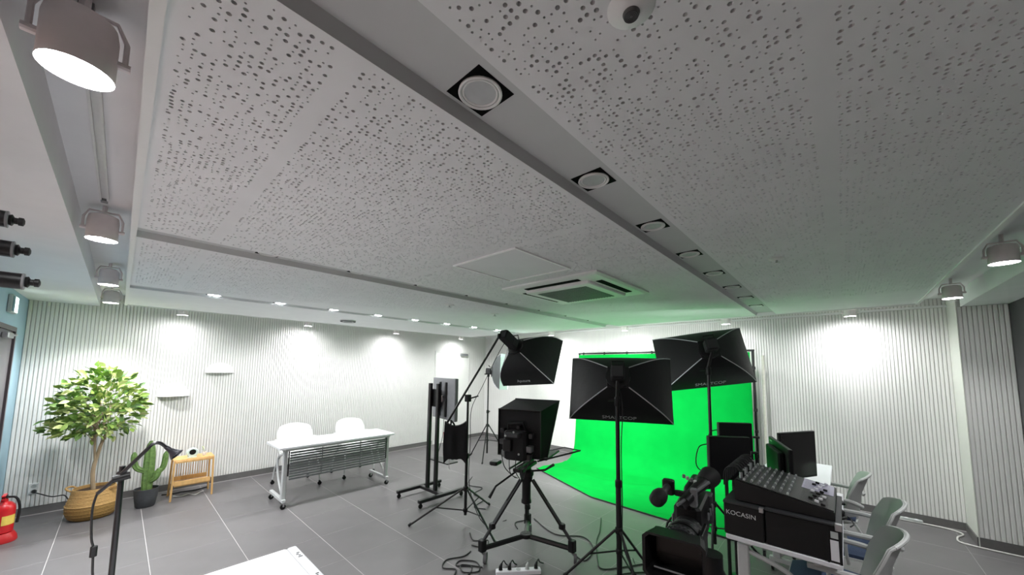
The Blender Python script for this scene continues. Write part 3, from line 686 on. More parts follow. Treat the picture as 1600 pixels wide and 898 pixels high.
# ------------------------------------------------------------------ rolling television stand
tv = thing('television_stand', 'grey backed flat television on a black rolling twin post stand', 'television', (2.945, 4.14, 0))
TVM = Matrix.Translation((.105, -.09, 0)) @ Matrix.Rotation(math.radians(-11), 4, 'Z')
for y in (-.09, .09): MB().rbox((-.022, y - .026, .10), (.022, y + .026, 1.50), .006).build('post', BLKM, tv)
for y in (-.25, .25):
    MB().rbox((-.36, y - .024, .062), (.34, y + .024, .10), .006).build('foot', BLKM, tv)
    for x in (-.33, .31): caster(tv, x, y, BLK, .026)
MB().rbox((-.03, -.225, .062), (.03, .225, .0995), .006).build('crossbar', BLKM, tv)
MB().rbox((.0225, -.30, .46), (.20, .10, .475), .004).build('tray', BLKM, tv)
MB().rbox((.0225, -.10, 1.18), (.05, .08, 1.42), .006).build('mount_plate', BLK, tv)
for y in (-.10, .08): MB().rbox((-.040, y - .02, 1.06), (-.0205, y + .02, 1.52), .004, TVM).build('mount_rail', BLK, tv)
MB().rbox((.0505, -.10, 1.25), (.082, -.01, 1.34), .005).build('mount_joint', SILV, tv)
scr = MB().rbox((-.020, -.345, 1.02), (.025, .335, 1.575), .008, TVM).build('television', mat('tv_back_grey', (120, 121, 124), .5, var=.04), tv)
MB().rbox((.0255, -.34, 1.025), (.028, .33, 1.57), .001, TVM).build('screen', mat('screen_black', (10, 10, 12), .15), scr)
MB().tube(smooth_path([(.10, -.1, 1.02), (.07, -.12, .8), (.06, -.06, .6), (.07, .0, .476)], 5), .004, 6).build('cord', CABLE, tv, True)

# ------------------------------------------------------------------ softbox lights
m_diff = mat('softbox_diffuser', (250, 250, 250), .8, emit=(250, 252, 255), estr=1.2)
m_diff2 = mat('softbox_diffuser_dim', (250, 250, 250), .8, emit=(250, 252, 255), estr=.8)
m_inner = mat('softbox_silver', (200, 200, 200), .4)
def tripod_stand(t, R, a0, top, zc=.46, zh=.24, pr=.0165):
    MB().tube([(0, 0, .10), (0, 0, min(1.05, top * .55))], pr, 10).build('pole', BLKM, t, True)
    MB().tube([(0, 0, min(1.05, top * .55)), (0, 0, top)], pr * .78, 10).build('pole', BLKM, t, True)
    MB().lathe([(.024, 0), (.026, .01), (.026, .05), (.020, .06)], 14, (0, 0, min(1.02, top * .55 - .03))).build('clamp', BLK, t, True)
    MB().tube([(.02, 0, min(1.05, top * .55)), (.055, 0, min(1.05, top * .55))], .010, 8).build('clamp_knob', BLK, t)
    MB().lathe([(.026, -.025), (.030, -.02), (.030, .02), (.026, .025)], 14, (0, 0, zc)).build('leg_collar', BLK, t, True)
    MB().lathe([(.022, -.02), (.026, -.015), (.026, .015), (.022, .02)], 14, (0, 0, zh)).build('brace_hub', BLK, t, True)
    for k in range(3):
        a = a0 + k * 2 * PI / 3; c, s = math.cos(a), math.sin(a)
        lg = MB().tube([(.028 * c, .028 * s, zc), (R * c, R * s, .012)], .011, 8).build('leg', BLKM, t, True)
        MB().tube([((R - .02) * c, (R - .02) * s, .03), ((R + .006) * c, (R + .006) * s, .010)], .0145, 8).build('rubber_foot', RUB, lg, True)
        f = .52; MB().tube([(.024 * c, .024 * s, zh), (.028 * c + f * (R - .028) * c, .028 * s + f * (R - .028) * s, zc - f * (zc - .012))], .007, 6).build('brace', BLKM, t, True)
def softbox_head(t, rim, axis, up, w, h, dep, text=None, diff=None, shell=None, skirt=None, bulge=.05, headlen=.26, ring=.085, text_v=.80):
    m = frame_mtx(rim, axis, up); shell = shell or BLKFB
    head = []
    rc = [(-w / 2, h / 2), (w / 2, h / 2), (w / 2, -h / 2), (-w / 2, -h / 2)]; kc = [(-ring, ring), (ring, ring), (ring, -ring), (-ring, -ring)]
    for k in range(4):
        l = (k + 1) % 4; P = []
        for i in range(9):
            v = i / 8; row = []
            for j in range(11):
                u = j / 10
                x = (kc[k][0] * (1 - u) + kc[l][0] * u) * (1 - v) + (rc[k][0] * (1 - u) + rc[l][0] * u) * v
                z = (kc[k][1] * (1 - u) + kc[l][1] * u) * (1 - v) + (rc[k][1] * (1 - u) + rc[l][1] * u) * v
                y = -dep * (1 - v)
                # rods bow outward; cloth sags between rods
                bo = math.sin(v * PI) * bulge; dx, dz = (rc[k][0] * (1 - u) + rc[l][0] * u), (rc[k][1] * (1 - u) + rc[l][1] * u); n = math.hypot(dx, dz) + 1e-6
                sag = -.25 * bulge * math.sin(u * PI) * math.sin(v * PI)
                row.append(m @ Vector((x + dx / n * (bo + sag), y - .3 * bo, z + dz / n * (bo + sag))))
            P.append(row)
        MB().slab(P, -.004).build('cloth_panel', shell, t, True, True)
        MB().tube([r[0] + (r[0] - m @ Vector((0, -dep * .5, 0))).normalized() * .004 for r in P], .0048, 6).build('seam_piping', PIPE, t, True, True)
    fr = [m @ Vector((x, 0, z)) for x, z in rc]
    MB().tube(fr, .008, 6, closed=True).build('rim_binding', BLK if skirt is None else skirt, t, False, True)
    if skirt is not None:
        P = [[m @ Vector((x * s_, y, z * s_)) for x, z in rc + rc[:1]] for y, s_ in ((.002, 1.005), (.14, .99))]
        MB().slab(P, .004).build('skirt', skirt, t, False, True)
    MB().add([m @ Vector((x * .97, -.012 if skirt is None else .13, z * .97)) for x, z in rc], [(0, 1, 2, 3)]).build('diffuser', diff or m_diff, t, False, True)
    spot_light('bulb', t, m @ Vector((0, .02 if skirt is None else .15, 0)), m @ Vector((0, 2, 0)), P_SOFT if diff is None else (P_BOOM if skirt is None else 20), 104, .8, .18)
    # speed ring and lamp head
    MB().rbox((-ring * 1.08, -dep - .006, -ring * 1.08), (ring * 1.08, -dep - .001, ring * 1.08), .01, m).build('ring_plate', BLKM, t, False, True)
    rm = m @ Matrix.Translation((0, -dep, 0)) @ Matrix.Rotation(PI / 2, 4, 'X')
    MB().lathe([(ring * 1.02, -.01), (ring * 1.18, -.008), (ring * 1.18, .022), (ring * .8, .026)], 24, mtx=rm).build('speed_ring', BLKM, t, True, True)
    hb = MB().rbox((-.055, -dep - .03 - headlen, -.055), (.055, -dep - .022, .065), .018, m).build('lamp_head', BLKF, t, False, True)
    for k in range(4): MB().rbox((-.0565, -dep - .06 - k * .022, -.04), (.0565, -dep - .052 - k * .022, .05), .002, m).build('cooling_fin', DKGR, hb, False, True)
    MB().rbox((-.045, -dep - .034 - headlen, -.04), (.045, -dep - .0305 - headlen, .05), .002, m).build('rear_panel', DKGR, hb, False, True)
    MB().tube([m @ Vector((-.05, -dep - .05, .08)), m @ Vector((-.05, -dep - .08, .115)), m @ Vector((.05, -dep - .08, .115)), m @ Vector((.05, -dep - .05, .08))], .007, 6).build('carry_handle', BLK, hb, False, True)
    if text:
        vv = text_v; x0 = 0; y = -dep * (1 - vv) - .3 * bulge * math.sin(vv * PI); z = -(ring * (1 - vv) + h / 2 * vv) - bulge * math.sin(vv * PI) * .75 - .010
        dn = Vector((0, dep - 0, -(h / 2 - ring))).normalized()   # down the panel
        tm = m @ Matrix.Translation((0, y, z)) @ Matrix((Vector((1, 0, 0)), -dn, Vector((1, 0, 0)).cross(-dn))).transposed().to_4x4()
        lettering(text, t, tm, .052, mat('lettering_grey', (176, 178, 180), .7), sx=1.1)
    return m
def bracket(t, m, dep, top, side=.0):
    # tilt bracket between head and pole top (pole at local origin)
    p = W[t.name] @ Vector((0, 0, top)); q = m @ Vector((0, -dep - .08, -.056))
    MB().lathe([(.020, -.05), (.024, -.045), (.024, .02), (.018, .03)], 14, (0, 0, top)).build('tilt_bracket', BLK, t, True)
    MB().tube([p + Vector((0, 0, .02)), (p + q) / 2 + Vector((0, 0, .02)), q], .016, 8).build('tilt_arm', BLK, t, True, True)
    d = (Vector((p.y, -p.x, 0))).normalized()
    MB().tube([p - d * .02, p - d * .075], [.009, .013], 8).build('tilt_knob', BLK, t, False, True)

# centre softbox
t = thing('softbox_light', 'black softbox set lower, in front of the middle of the green backdrop', 'softbox', (2.80, 1.385, 0))
tripod_stand(t, .44, math.radians(112), 1.46, .44, .28, .022)
m_ = softbox_head(t, (3.197, 1.559, 1.54), (.86, .389, -.331), (.303, .134, .944), .9, .6, .35, 'SMARTCOP', headlen=.12)
bracket(t, m_, .35, 1.47)
MB().tube(smooth_path([(2.86, 1.40, 1.60), (2.80, 1.34, 1.40), (2.83, 1.37, 1.1), (2.815, 1.36, .7), (2.83, 1.36, .3), (3.0, 1.30, .006), (3.3, 1.5, .006)], 5), .004, 6).build('power_cord', CABLE, t, True, True)
# right softbox
t = thing('softbox_light', 'black softbox raised higher and tilted, over the right edge of the green backdrop', 'softbox', (3.92, .975, 0))
tripod_stand(t, .40, math.radians(70), 1.72, .46, .24, .019)
m_ = softbox_head(t, (4.285, 1.127, 1.841), (.859, .429, -.279), (.183, .252, .95), .9, .6, .35, 'SMARTCOP', headlen=.12)
bracket(t, m_, .35, 1.73)
# boom softbox
t = thing('boom_softbox_light', 'black softbox hung from a slanted boom arm above the television', 'softbox', (2.71, 3.16, 0))
tripod_stand(t, .60, math.radians(140), 1.34, .38, .15)
m_ = softbox_head(t, (3.588, 2.934, 1.783), (.875, .06, -.481), (.473, .115, .874), .75, .6, .4, 'Aputure', m_diff2, bulge=.07)
bm = [(2.53, 3.30, 1.10), (2.705, 3.165, 1.375), (2.965, 2.93, 2.09)]
MB().tube([bm[0], bm[2]], .013, 10).build('boom_arm', BLKM, t, True, True)
MB().rbox((-.03, -.03, 1.335), (.03, .03, 1.415), .008).build('boom_clamp', BLK, t)
MB().tube([(0, -.02, 1.37), (.09, -.075, 1.40)], .008, 8).build('clamp_lever', BLK, t)
MB().lathe([(.018, -.03), (.022, 0), (.018, .03)], 12, (2.965, 2.93, 2.09)).build('boom_end', BLK, t, True, True)
MB().tube([(2.965, 2.93, 2.09), (3.01, 2.905, 2.085), m_ @ Vector((0, -.4 - .20, .02))], .014, 8).build('tilt_arm', BLK, t, True, True)
MB().tube(smooth_path([(3.03, 2.90, 2.02), (2.93, 2.93, 1.85), (2.82, 3.05, 1.5), (2.73, 3.12, 1.25), (2.735, 3.13, .9), (2.73, 3.12, .4), (2.85, 3.0, .006), (3.1, 2.9, .006)], 5), .004, 6).build('power_cord', CABLE, t, True, True)
# sandbag hanging from the boom stand
sb = thing('sandbag', 'black cloth sandbag hanging from the lower end of the boom arm', 'sandbag', (2.585, 3.215, .735))
P = []
for i in range(9):
    v = i / 8
    P.append([(u * (.118 + .012 * math.sin(v * PI)), -.035 + .012 * math.sin(u * 6) * math.sin(v * PI), .34 * v - .03 * abs(u) * (1 - v) * 2 + (.05 * abs(u) ** 2 if v > .9 else 0) - .02 * math.cos(u * 5) * (v < .1)) for u in np.linspace(-1, 1, 11)])
Q = [[(x * .98, y + .065, z) for x, y, z in r] for r in P]
a_ = -.72; Rz = Matrix.Rotation(a_, 4, 'Z')
P = [[Rz @ Vector(p) for p in r] for r in P]; Q = [[Rz @ Vector(p) for p in r] for r in Q]
n1, n2 = len(P), len(P[0])
mb = MB(); mb.grid(P); mb.grid([list(reversed(r)) for r in Q])
mb.grid([[r[0] for r in P], [r[0] for r in Q]]); mb.grid([[r[-1] for r in Q], [r[-1] for r in P]]); mb.grid([P[-1], Q[-1]]); mb.grid([Q[0], P[0]])
mb.build('bag', BLKF, sb, True)
MB().tube(smooth_path([Rz @ Vector((-.06, 0, .33)), Rz @ Vector((-.05, 0, .37)), Vector((-.02, .06, .392)), Rz @ Vector((-.02, 0, .36)), Rz @ Vector((-.01, 0, .33))], 4), .010, 6).build('strap', BLKF, sb, True)
MB().tube([Rz @ Vector((-.124, .0, .02)), Rz @ Vector((-.126, .0, .27))], .006, 6).build('red_trim', mat('red_ribbon', (180, 40, 70), .7), sb, True)
MB().tube([Rz @ Vector((-.06, 0, -.02)), Rz @ Vector((-.062, 0, -.10)), Rz @ Vector((-.052, 0, -.13))], .004, 6).build('hook', SILV, sb)
# far softbox
m_gshell = mat('grey_nylon', (74, 78, 78), .6, bump=.2, scale=14); m_skirt = mat('mint_skirt', (196, 222, 210), .7, var=.03)
t = thing('softbox_light', 'grey backed softbox with pale mint rim, on a stand near the room corner', 'softbox', (4.88, 5.10, 0))
tripod_stand(t, .42, math.radians(215), 1.60, .62, .34)
m_ = softbox_head(t, (5.02, 4.885, 1.645), (.66, -.75, -.03), (.03, .02, 1), .62, .66, .17, None, m_diff2, m_gshell, m_skirt, bulge=.05, headlen=.10, ring=.09)
bracket(t, m_, .18, 1.60)

# ------------------------------------------------------------------ green backdrop
gs = thing('green_screen', 'bright green cloth backdrop sweeping from a black frame onto the floor', 'backdrop', (6.18, 2.37, 0))
m_green = mat('chroma_green', (2, 158, 58), .9, var=.05, scale=5, spec=.06)
ys = np.linspace(.98, 3.84, 60); rows = []
drop = [(6.16, 2.00)] + [(6.16 - .015 * k, 2.00 - .19 * k) for k in range(1, 10)] + [(6.0, .21), (5.95, .12), (5.87, .055), (5.76, .020)]
for q, (x, z) in enumerate(drop):
    s = q / len(drop); rows.append([(x + .012 * math.sin(y * 9 + 2 * math.sin(z * 2)) * s + .010 * math.sin(y * 23) * s, (y - 2.41) * (1 + .03 * s) + 2.41, z) for y in ys])
NF = 26
for q in range(1, NF + 1):
    v = q / NF; row = []
    for y in ys:
        u = (y - .98) / 2.86; xe = 4.36 + .12 * u + .52 * max(0, u - .55) / .45
        x = 5.76 * (1 - v) + xe * v; yy = (y - 2.41) * (1.03 + .02 * v) + 2.41 + .05 * v * math.sin(v * 3) + .25 * v * (u - .3) * .3
        z = .008 + .012 * max(0, math.sin(x * 11 + y * 2.2 + 1.3 * math.sin(y * 3))) ** 3 * (v < .93) + .007 * max(0, math.sin(x * 5 - y * 6)) ** 4 + .010 * max(0, 1 - v * 6)
        row.append((x, yy, z))
    rows.append(row)
MB().grid(rows).build('cloth', m_green, gs, True, True)
MB().tube([(p[0] - .004, p[1], .010) for p in rows[-1]], .009, 6).build('weighted_hem', mat('dark_hem', (18, 40, 26), .8), gs, True, True)
for y in (.95, 3.86):
    MB().tube([(6.20, y, .06), (6.20, y, 2.03)], .0165, 10).build('post', BLKM, gs, True, True)
    for k in range(3):
        a = math.radians(60 + 120 * k) if y > 2 else math.radians(0 + 120 * k)
        MB().tube([(6.20, y, .45), (6.20 + .20 * math.cos(a), y + .20 * math.sin(a), .012)], .010, 8).build('leg', BLKM, gs, True, True)
MB().tube([(6.20, .93, 2.025), (6.20, 3.88, 2.025)], .014, 10).build('crossbar', BLKM, gs, True, True)
for k in range(7): MB().rbox((6.180, 1.05 + .45 * k, 1.985), (6.206, 1.075 + .45 * k, 2.048), .004).build('clip', BLK, gs, False, True)
for z in (1.75, 1.15, .85): MB().rbox((6.17, .925, z), (6.215, .965, z + .04), .004).build('clip', BLK, gs, False, True)
MB().tube([(6.24, .86, .02), (6.26, .84, 1.95)], .018, 10).build('rolled_cloth', mat('cream_roll', (214, 212, 200), .8), gs, True, True)

# ------------------------------------------------------------------ teleprompter camera rig
tp = thing('teleprompter_rig', 'black teleprompter hood and camera on a wheeled video tripod', 'teleprompter', (2.71, 2.28, 0))
feet = [(2.30, 2.44), (2.85, 1.86), (3.02, 2.52)]
for (fx, fy) in feet:
    dx, dy = fx - 2.71, fy - 2.28
    MB().tube([(0, 0, .155), (dx, dy, .125)], .023, 8).build('dolly_arm', BLKM, tp, True)
    MB().rbox((dx - .03, dy - .03, .10), (dx + .03, dy + .03, .20), .008).build('foot_clamp', BLK, tp)
    w_ = MB().lathe([(.02, -.014), (.045, -.013), (.045, .013), (.02, .014)], 20, mtx=Matrix.Translation((dx + .02, dy - .02, .046)) @ Matrix.Rotation(.6, 4, 'Z') @ Matrix.Rotation(PI / 2, 4, 'X')).build('wheel', mat('wheel_grey', (110, 110, 112), .5), tp, True)
    MB().tube([(dx, dy, .10), (dx + .02, dy - .02, .075)], .018, 8).build('wheel_fork', SILV, w_, True)
    for s in (-.018, .018):
        px_, py_ = -dy * s / .5, dx * s / .5
        MB().tube([(dx * .14 + px_, dy * .14 + py_, .67), (dx * .80 + px_, dy * .80 + py_, .29)], .0115, 8).build('leg', BLKM, tp, True)
    MB().tube([(dx * .45, dy * .45, .49), (dx * .985, dy * .985, .186)], .0155, 8).build('leg', DKGR, tp, True)
    MB().rbox((dx * .79 - .026, dy * .79 - .026, .275), (dx * .79 + .026, dy * .79 + .026, .325), .010).build('leg_lock', BLK, tp)
MB().lathe([(.05, .14), (.055, .145), (.055, .17), (.05, .175)], 18).build('dolly_hub', BLK, tp, True)
MB().tube([(0, 0, .30), (0, 0, .46)], .013, 10).build('centre_rod', BLKM, tp, True)
MB().lathe([(.025, .44), (.048, .455), (.048, .475), (.042, .49), (.042, .64), (.055, .66), (.06, .70)], 18).build('bowl_column', BLK, tp, True)
MB().lathe([(.06, .70), (.068, .71), (.068, .745), (.045, .76), (.045, .80)], 20).build('tripod_head', BLK, tp, True)
hm = frame_mtx((2.475, 2.175, 0), (math.cos(.32), math.sin(.32), 0))
MB().rbox((-.05, -.02, .80), (.05, .34, .83), .006, hm).build('head_plate', BLK, tp, False, True)
for sx, dz, l in ((-.06, -.20, -.12), (.06, .04, .30)): MB().tube([hm @ Vector((sx, .15, .78)), hm @ Vector((sx * 3.2, l * .55, .78 + dz * .55)), hm @ Vector((sx * 3.8, l, .78 + dz))], [.009, .009, .014], 8).build('pan_bar', BLK, tp, True, True)
for sx in (-.035, .035): MB().tube([hm @ Vector((sx, -.12, .855)), hm @ Vector((sx, .52, .855))], .009, 8).build('rail_rod', BLKM, tp, True, True)
# hood: rear opening, slanted glass housing reaching forward
w1, w2 = .205, .235; zt, zf, zb = 1.345, 1.402, .935; L = .46
hoodv = lambda pts: [hm @ Vector(p) for p in pts]
def quad_slab(a, b, c, d, name, m, th=.006):
    P = [[Vector(a).lerp(Vector(d), i / 4).lerp(Vector(b).lerp(Vector(c), i / 4), j / 4) for j in range(5)] for i in range(5)]
    MB().slab([[hm @ p for p in r] for r in P], th).build(name, m, tp, True, True)
m_hood = mat('hood_cloth', (20, 21, 21), .8, spec=.2, bump=.15, scale=18)
quad_slab((-w1, 0, zt), (w1, 0, zt), (w2, L, zf), (-w2, L, zf), 'hood_top', m_hood)
quad_slab((w1, 0, zb), (w2, .10, zb), (w2, L, zf), (w1, 0, zt), 'hood_side', m_hood)
quad_slab((-w1, 0, zt), (-w2, L, zf), (-w2, .10, zb), (-w1, 0, zb), 'hood_side', m_hood)
MB().tube(hoodv([(-w1, 0, zt), (w1, 0, zt), (w1, 0, zb), (-w1, 0, zb)]), .007, 6, closed=True).build('rear_frame', BLKM, tp, False, True)
MB().tube(hoodv([(-w2, L, zf), (w2, L, zf), (w2, .10, zb), (-w2, .10, zb)]), .009, 6, closed=True).build('glass_frame', BLKM, tp, False, True)
quad_slab((-w2, .10, zb), (w2, .10, zb), (w2, L, zf), (-w2, L, zf), 'glass', mat('prompter_glass', (26, 34, 30), .05, spec=.6), .003)
MB().rbox((-.21, .16, .885), (.21, .56, .905), .006, hm).build('prompter_monitor', BLK, tp, False, True)
quad_slab((-w1 + .005, .012, zb), (w1 - .005, .012, zb), (w1 - .005, .012, zt - .01), (-w1 + .005, .012, zt - .01), 'rear_curtain', BLKF, .004)
# camera body in the opening
MB().rbox((-.11, -.10, .92), (.10, .011, 1.17), .02, hm).build('camera_body', BLKF, tp, False, True)
MB().rbox((-.10, -.135, 1.00), (-.02, -.101, 1.10), .008, hm).build('viewfinder', BLK, tp, False, True)
MB().rbox((-.075, -.16, 1.125), (.06, .0, 1.16), .01, hm).build('battery', DKGR, tp, False, True)
MB().tube(hoodv([(-.10, -.02, 1.13), (-.09, -.03, 1.22), (.05, -.03, 1.24), (.09, -.02, 1.13)]), .012, 8).build('top_handle', BLK, tp, True, True)
for k, (x, z, s_) in enumerate(((-.15, 1.06, .022), (-.14, 1.16, .02), (.12, 1.02, .026), (.13, 1.13, .02), (.02, 1.20, .016), (-.12, .96, .03), (.11, .95, .024))):
    MB().rbox((x - s_, -.05 - .012 * k % .03, z - s_), (x + s_, .0, z + s_), .006, hm).build('camera_accessory', (DKGR, BLK, GREYP)[k % 3], tp, False, True)
for k, (x, z) in enumerate(((-.055, 1.14), (.01, 1.17), (.06, .99))): MB().lathe([(.008, 0), (.010, .006), (.006, .010)], 12, mtx=hm @ Matrix.Translation((x, -.165 if k == 0 else -.14, z)) @ Matrix.Rotation(PI / 2, 4, 'X')).build('control_button', LGREY, tp, True, True)
for k in range(5):
    a = hm @ Vector((-.16 + .08 * k, -.03, .96 + .05 * (k % 3))); b = hm @ Vector((-.08 + .05 * k, -.12, .86 - .03 * (k % 2))); d = hm @ Vector((.02 * k - .04, .02, .74))
    MB().tube(smooth_path([a, b, d], 6), .004, 6).build('camera_cable', CABLE, tp, True, True)
MB().tube(hoodv([(.16, .05, .90), (.40, .28, .95), (.47, .36, .965)]), .008, 6).build('monitor_arm', BLKM, tp, True, True)
MB().tube(hoodv([(.46, .36, .965), (.30, .42, .965), (.10, .45, .90)]), .005, 6).build('monitor_arm', BLKM, tp, True, True)
MB().rbox((-.27, -.06, .84), (-.19, .06, .875), .012, hm).build('zoom_remote', BLK, tp, False, True)

# ------------------------------------------------------------------ control desks
dk = flip_table((3.335, .315, 0), PI, 1.50, .53, 'white folding desk carrying the mixing console and black cases', None, False)
dk2 = flip_table((4.66, .40, 0), PI, 1.10, .53, 'white folding desk end standing beyond the monitors toward slat wall', None, False)
# mixing console in a flight case
fc = thing('flight_case', 'long black flight case base under the mixing console', 'case', (2.592, .052, .733))
MB().rbox((0, 0, 0), (.60, .325, .185), .006).build('case_body', BLK, fc)
MB().rbox((-.004, -.006, .186), (.60, .325, .197), .002).build('edge_trim', DKGR, fc)
MB().rbox((-.008, -.008, .165), (.022, .022, .1995), .003).build('corner_cap', SILV, fc)
for y0, y1, z0, z1, m in ((.010, .043, .012, .115, WHITE), (.010, .040, .125, .158, LGREY)): MB().box((-.0065, y0, z0), (-.0045, y1, z1)).build('label_plate', m, fc)
for y0 in (.048, -.002): MB().box((-.0072, y0, .0), (-.0042, y0 + .010, .184)).build('strap', RUB, fc)
ec = thing('equipment_case', 'smaller black equipment box with white lettering beside the camcorder', 'case', (2.590, .382, .733))
MB().rbox((0, 0, 0), (.40, .205, .180), .006).build('case_body', BLK, ec)
MB().rbox((-.004, -.002, .1805), (.40, .207, .193), .003).build('lid_edge', DKGR, ec)
MB().rbox((-.008, -.001, .168), (.02, .022, .1955), .003).build('corner_cap', SILV, ec)
lettering('KOCASIN', ec, Matrix.Translation((2.5890, .497, .862)) @ Matrix((Vector((0, -1, 0)), Vector((0, 0, 1)), Vector((-1, 0, 0)))).transposed().to_4x4(), .036)
mx = thing('mixing_console', 'black audio mixing console with rows of knobs and pale fader strips', 'mixer', (2.63, .07, .9335))
th = math.atan2(.075, .46); MX = Matrix.Translation((0, 0, .045)) @ Matrix.Rotation(th, 4, 'X')
MB().prism([(0, 0), (.46, 0), (.46, .118), (.0, .043)], 0, .56, Matrix((Vector((0, 1, 0)), Vector((0, 0, 1)), Vector((1, 0, 0)))).transposed().to_4x4()).build('chassis', BLK, mx)
MB().box((.01, .005, 0), (.55, .455, .004), MX).build('control_panel', mat('panel_dark', (20, 20, 22), .5), mx)
m_fp = mat('fader_panel', (150, 146, 168), .4)  # lilac colour stands in for the purple light on the faders
MB().box((.30, .01, .0041), (.545, .16, .0055), MX).build('fader_panel', m_fp, mx)
kn = MB().lathe([(.0065, 0), (.0065, .008), (.005, .013)], 8).mesh('knob', GREYP, True); kn2 = MB().lathe([(.0065, 0), (.0065, .008), (.005, .013)], 8).mesh('knob', LGREY, True)
fd = MB().rbox((-.005, -.010, 0), (.005, .010, .012), .002).mesh('fader', WHITE); fd2 = MB().rbox((-.005, -.010, 0), (.005, .010, .012), .002).mesh('fader', BLK)
eul = MX.to_euler()
for i in range(16):
    for j in range(7):
        part_at('knob', kn if (i + j) % 3 else kn2, mx, MX @ Vector((.03 + .033 * i, .205 + .036 * j, .0041)), eul)
    part_at('fader', fd if i % 2 else fd2, mx, MX @ Vector((.03 + .033 * i, .05 + .07 * ((i * 7) % 5) / 5, .0056)), eul)
    MB().box((.028 + .033 * i, .03, .0056), (.032 + .033 * i, .15, .0060), MX).build('fader_slot', BLK, mx)
for k in range(9):
    a = MX @ Vector((.05 + .055 * k, .44, .006)); b = a + Vector((0, 0, .035))
    MB().tube([a, b], .009, 8).build('jack_plug', (SILV, BLK, LGREY)[k % 3], mx, True)
    MB().tube(smooth_path([b, b + Vector((0, .03, .03)), b + Vector((.02, .09, .0)), b + Vector((.02, .10, -.10))], 5), .004, 6).build('audio_cable', CABLE, mx, True)
# headset on the desk edge
hs = thing('headphones', 'black headphones resting on the case corner by the chairs', 'headphones', (2.72, .03, .732))
hs.location = (3.35, .115, .733); W[hs.name] = Matrix.Translation((3.35, .115, .733))
MB().tube(arc((0, 0, .028), .08, .5, 2 * PI - .5, 18), .009, 7).build('headband', BLK, hs, True)
for s in (-1, 1): MB().lathe([(.026, 0), (.036, .012), (.036, .04), (.028, .05)], 18, (.072, s * .04, 0)).build('ear_cup', BLK, hs, True)
MB().tube(smooth_path([(.07, -.07, .02), (.05, -.10, .01), (-.05, -.115, .008), (-.12, -.10, .008)], 5), .004, 6).build('cord', CABLE, hs, True)
kb = thing('keyboard', 'black keyboard lying on the white desk in front of the dark monitor', 'keyboard', (3.78, .165, .733), .25)
MB().rbox((-.075, -.115, 0), (.075, .115, .016), .005).build('base', BLK, kb)
key = MB().rbox((-.010, -.0065, 0), (.010, .0065, .004), .001).mesh('key', DKGR)
for i in range(6):
    for j in range(14): part_at('key', key, kb, (-.06 + .024 * i, -.104 + .016 * j, .0165))
# monitors on the desk
def desk_monitor(p_a, p_b, z0, z1, label, screen_side, zbase, back_bulge=True):
    a, b = Vector((p_a[0], p_a[1], 0)), Vector((p_b[0], p_b[1], 0)); c = (a + b) / 2; d = (b - a); Lw = d.length; rz = math.atan2(d.y, d.x)
    t = thing('desk_monitor', label, 'monitor', (c.x, c.y, zbase), rz)
    h0, h1 = z0 - zbase, z1 - zbase; s = screen_side
    MB().rbox((-Lw / 2, -.014, h0), (Lw / 2, .014, h1), .006).build('panel', BLK, t)
    MB().box((-Lw / 2 + .012, s * .0142 - .0004, h0 + .016), (Lw / 2 - .012, s * .0142 + .0004, h1 - .012)).build('screen', mat('screen_off', (46, 44, 44), .18), t)
    q = -s
    y0, y1 = sorted((q * .0142, q * .055))
    MB().rbox((-Lw * .34, y0, h0 + .05), (Lw * .34, y1, h1 - .045), .012).build('rear_housing', mat('monitor_back', (24, 25, 25), .6, spec=.3), t)
    MB().rbox((-.045, q * .035 - .018, .010), (.045, q * .035 + .018, h0 + .10), .006).build('neck', BLK, t)
    MB().rbox((-.16, -.11, 0), (.16, .11, .012), .006).build('foot', mat('monitor_foot', (104, 106, 106), .3), t)
    MB().box((Lw * .30, q * .0142 - .0006, h1 - .028), (Lw * .42, q * .0142 + .0006, h1 - .018)).build('badge', LGREY, t)
    return t
desk_monitor((3.24, .30), (3.80, .485), .80, 1.172, 'black monitor whose back catches green light, angled on the desk', -1, .733)
desk_monitor((3.88, .44), (4.28, .225), .80, 1.195, 'dark grey faced monitor on a flat foot beyond the console', -1, .733)
# monitors on poles
def pole_monitor(c, rz, label, z0, z1, w):
    t = thing('field_monitor', label, 'monitor', (c[0], c[1], 0), rz)
    MB().lathe([(.09, 0), (.09, .01), (.02, .02)], 20).build('base', BLKM, t, True)
    MB().tube([(0, .05, .018), (0, .05, z0 + .12)], .013, 8).build('pole', BLKM, t, True)
    MB().rbox((-w / 2, -.025, z0), (w / 2, .022, z1), .006).build('panel', BLK, t)
    MB().box((-w / 2 + .012, -.0262, z0 + .012), (w / 2 - .012, -.0255, z1 - .014)).build('screen', mat('screen_matte', (18, 18, 21), .45), t)
    MB().box((w / 2 + .0002, -.02, z0 + .02), (w / 2 + .0022, .01, z1 - .10)).build('side_strip', LGREY, t)
    MB().rbox((-.04, .0225, z0 + .06), (.04, .062, z0 + .16), .006).build('bracket', BLK, t)
    MB().tube([(.02, .05, z0 + .20), (w / 2 + .09, .05, z0 + .19)], .010, 8).build('side_arm', BLKM, t, True)
    MB().tube([(w / 2 + .07, .05, z0 + .19), (w / 2 + .075, .05, z0 + .02)], .008, 8).build('side_arm', BLKM, t, True)
    MB().tube(smooth_path([(-w / 2 + .02, .03, z0 + .25), (-w / 2 - .05, .04, z0 + .22), (-w / 2 - .07, .04, z0 + .08), (-w / 2 + .02, .04, z0 + .01)], 5), .004, 6).build('cord', CABLE, t, True)
    return t
pole_monitor((3.19, .675), -PI / 2 + .64, 'small black field monitor on a pole, nearer the camcorder', .905, 1.222, .30)
pole_monitor((3.62, .715), -PI / 2 + .64, 'small black field monitor on a pole, half hidden behind its twin', .96, 1.278, .27)

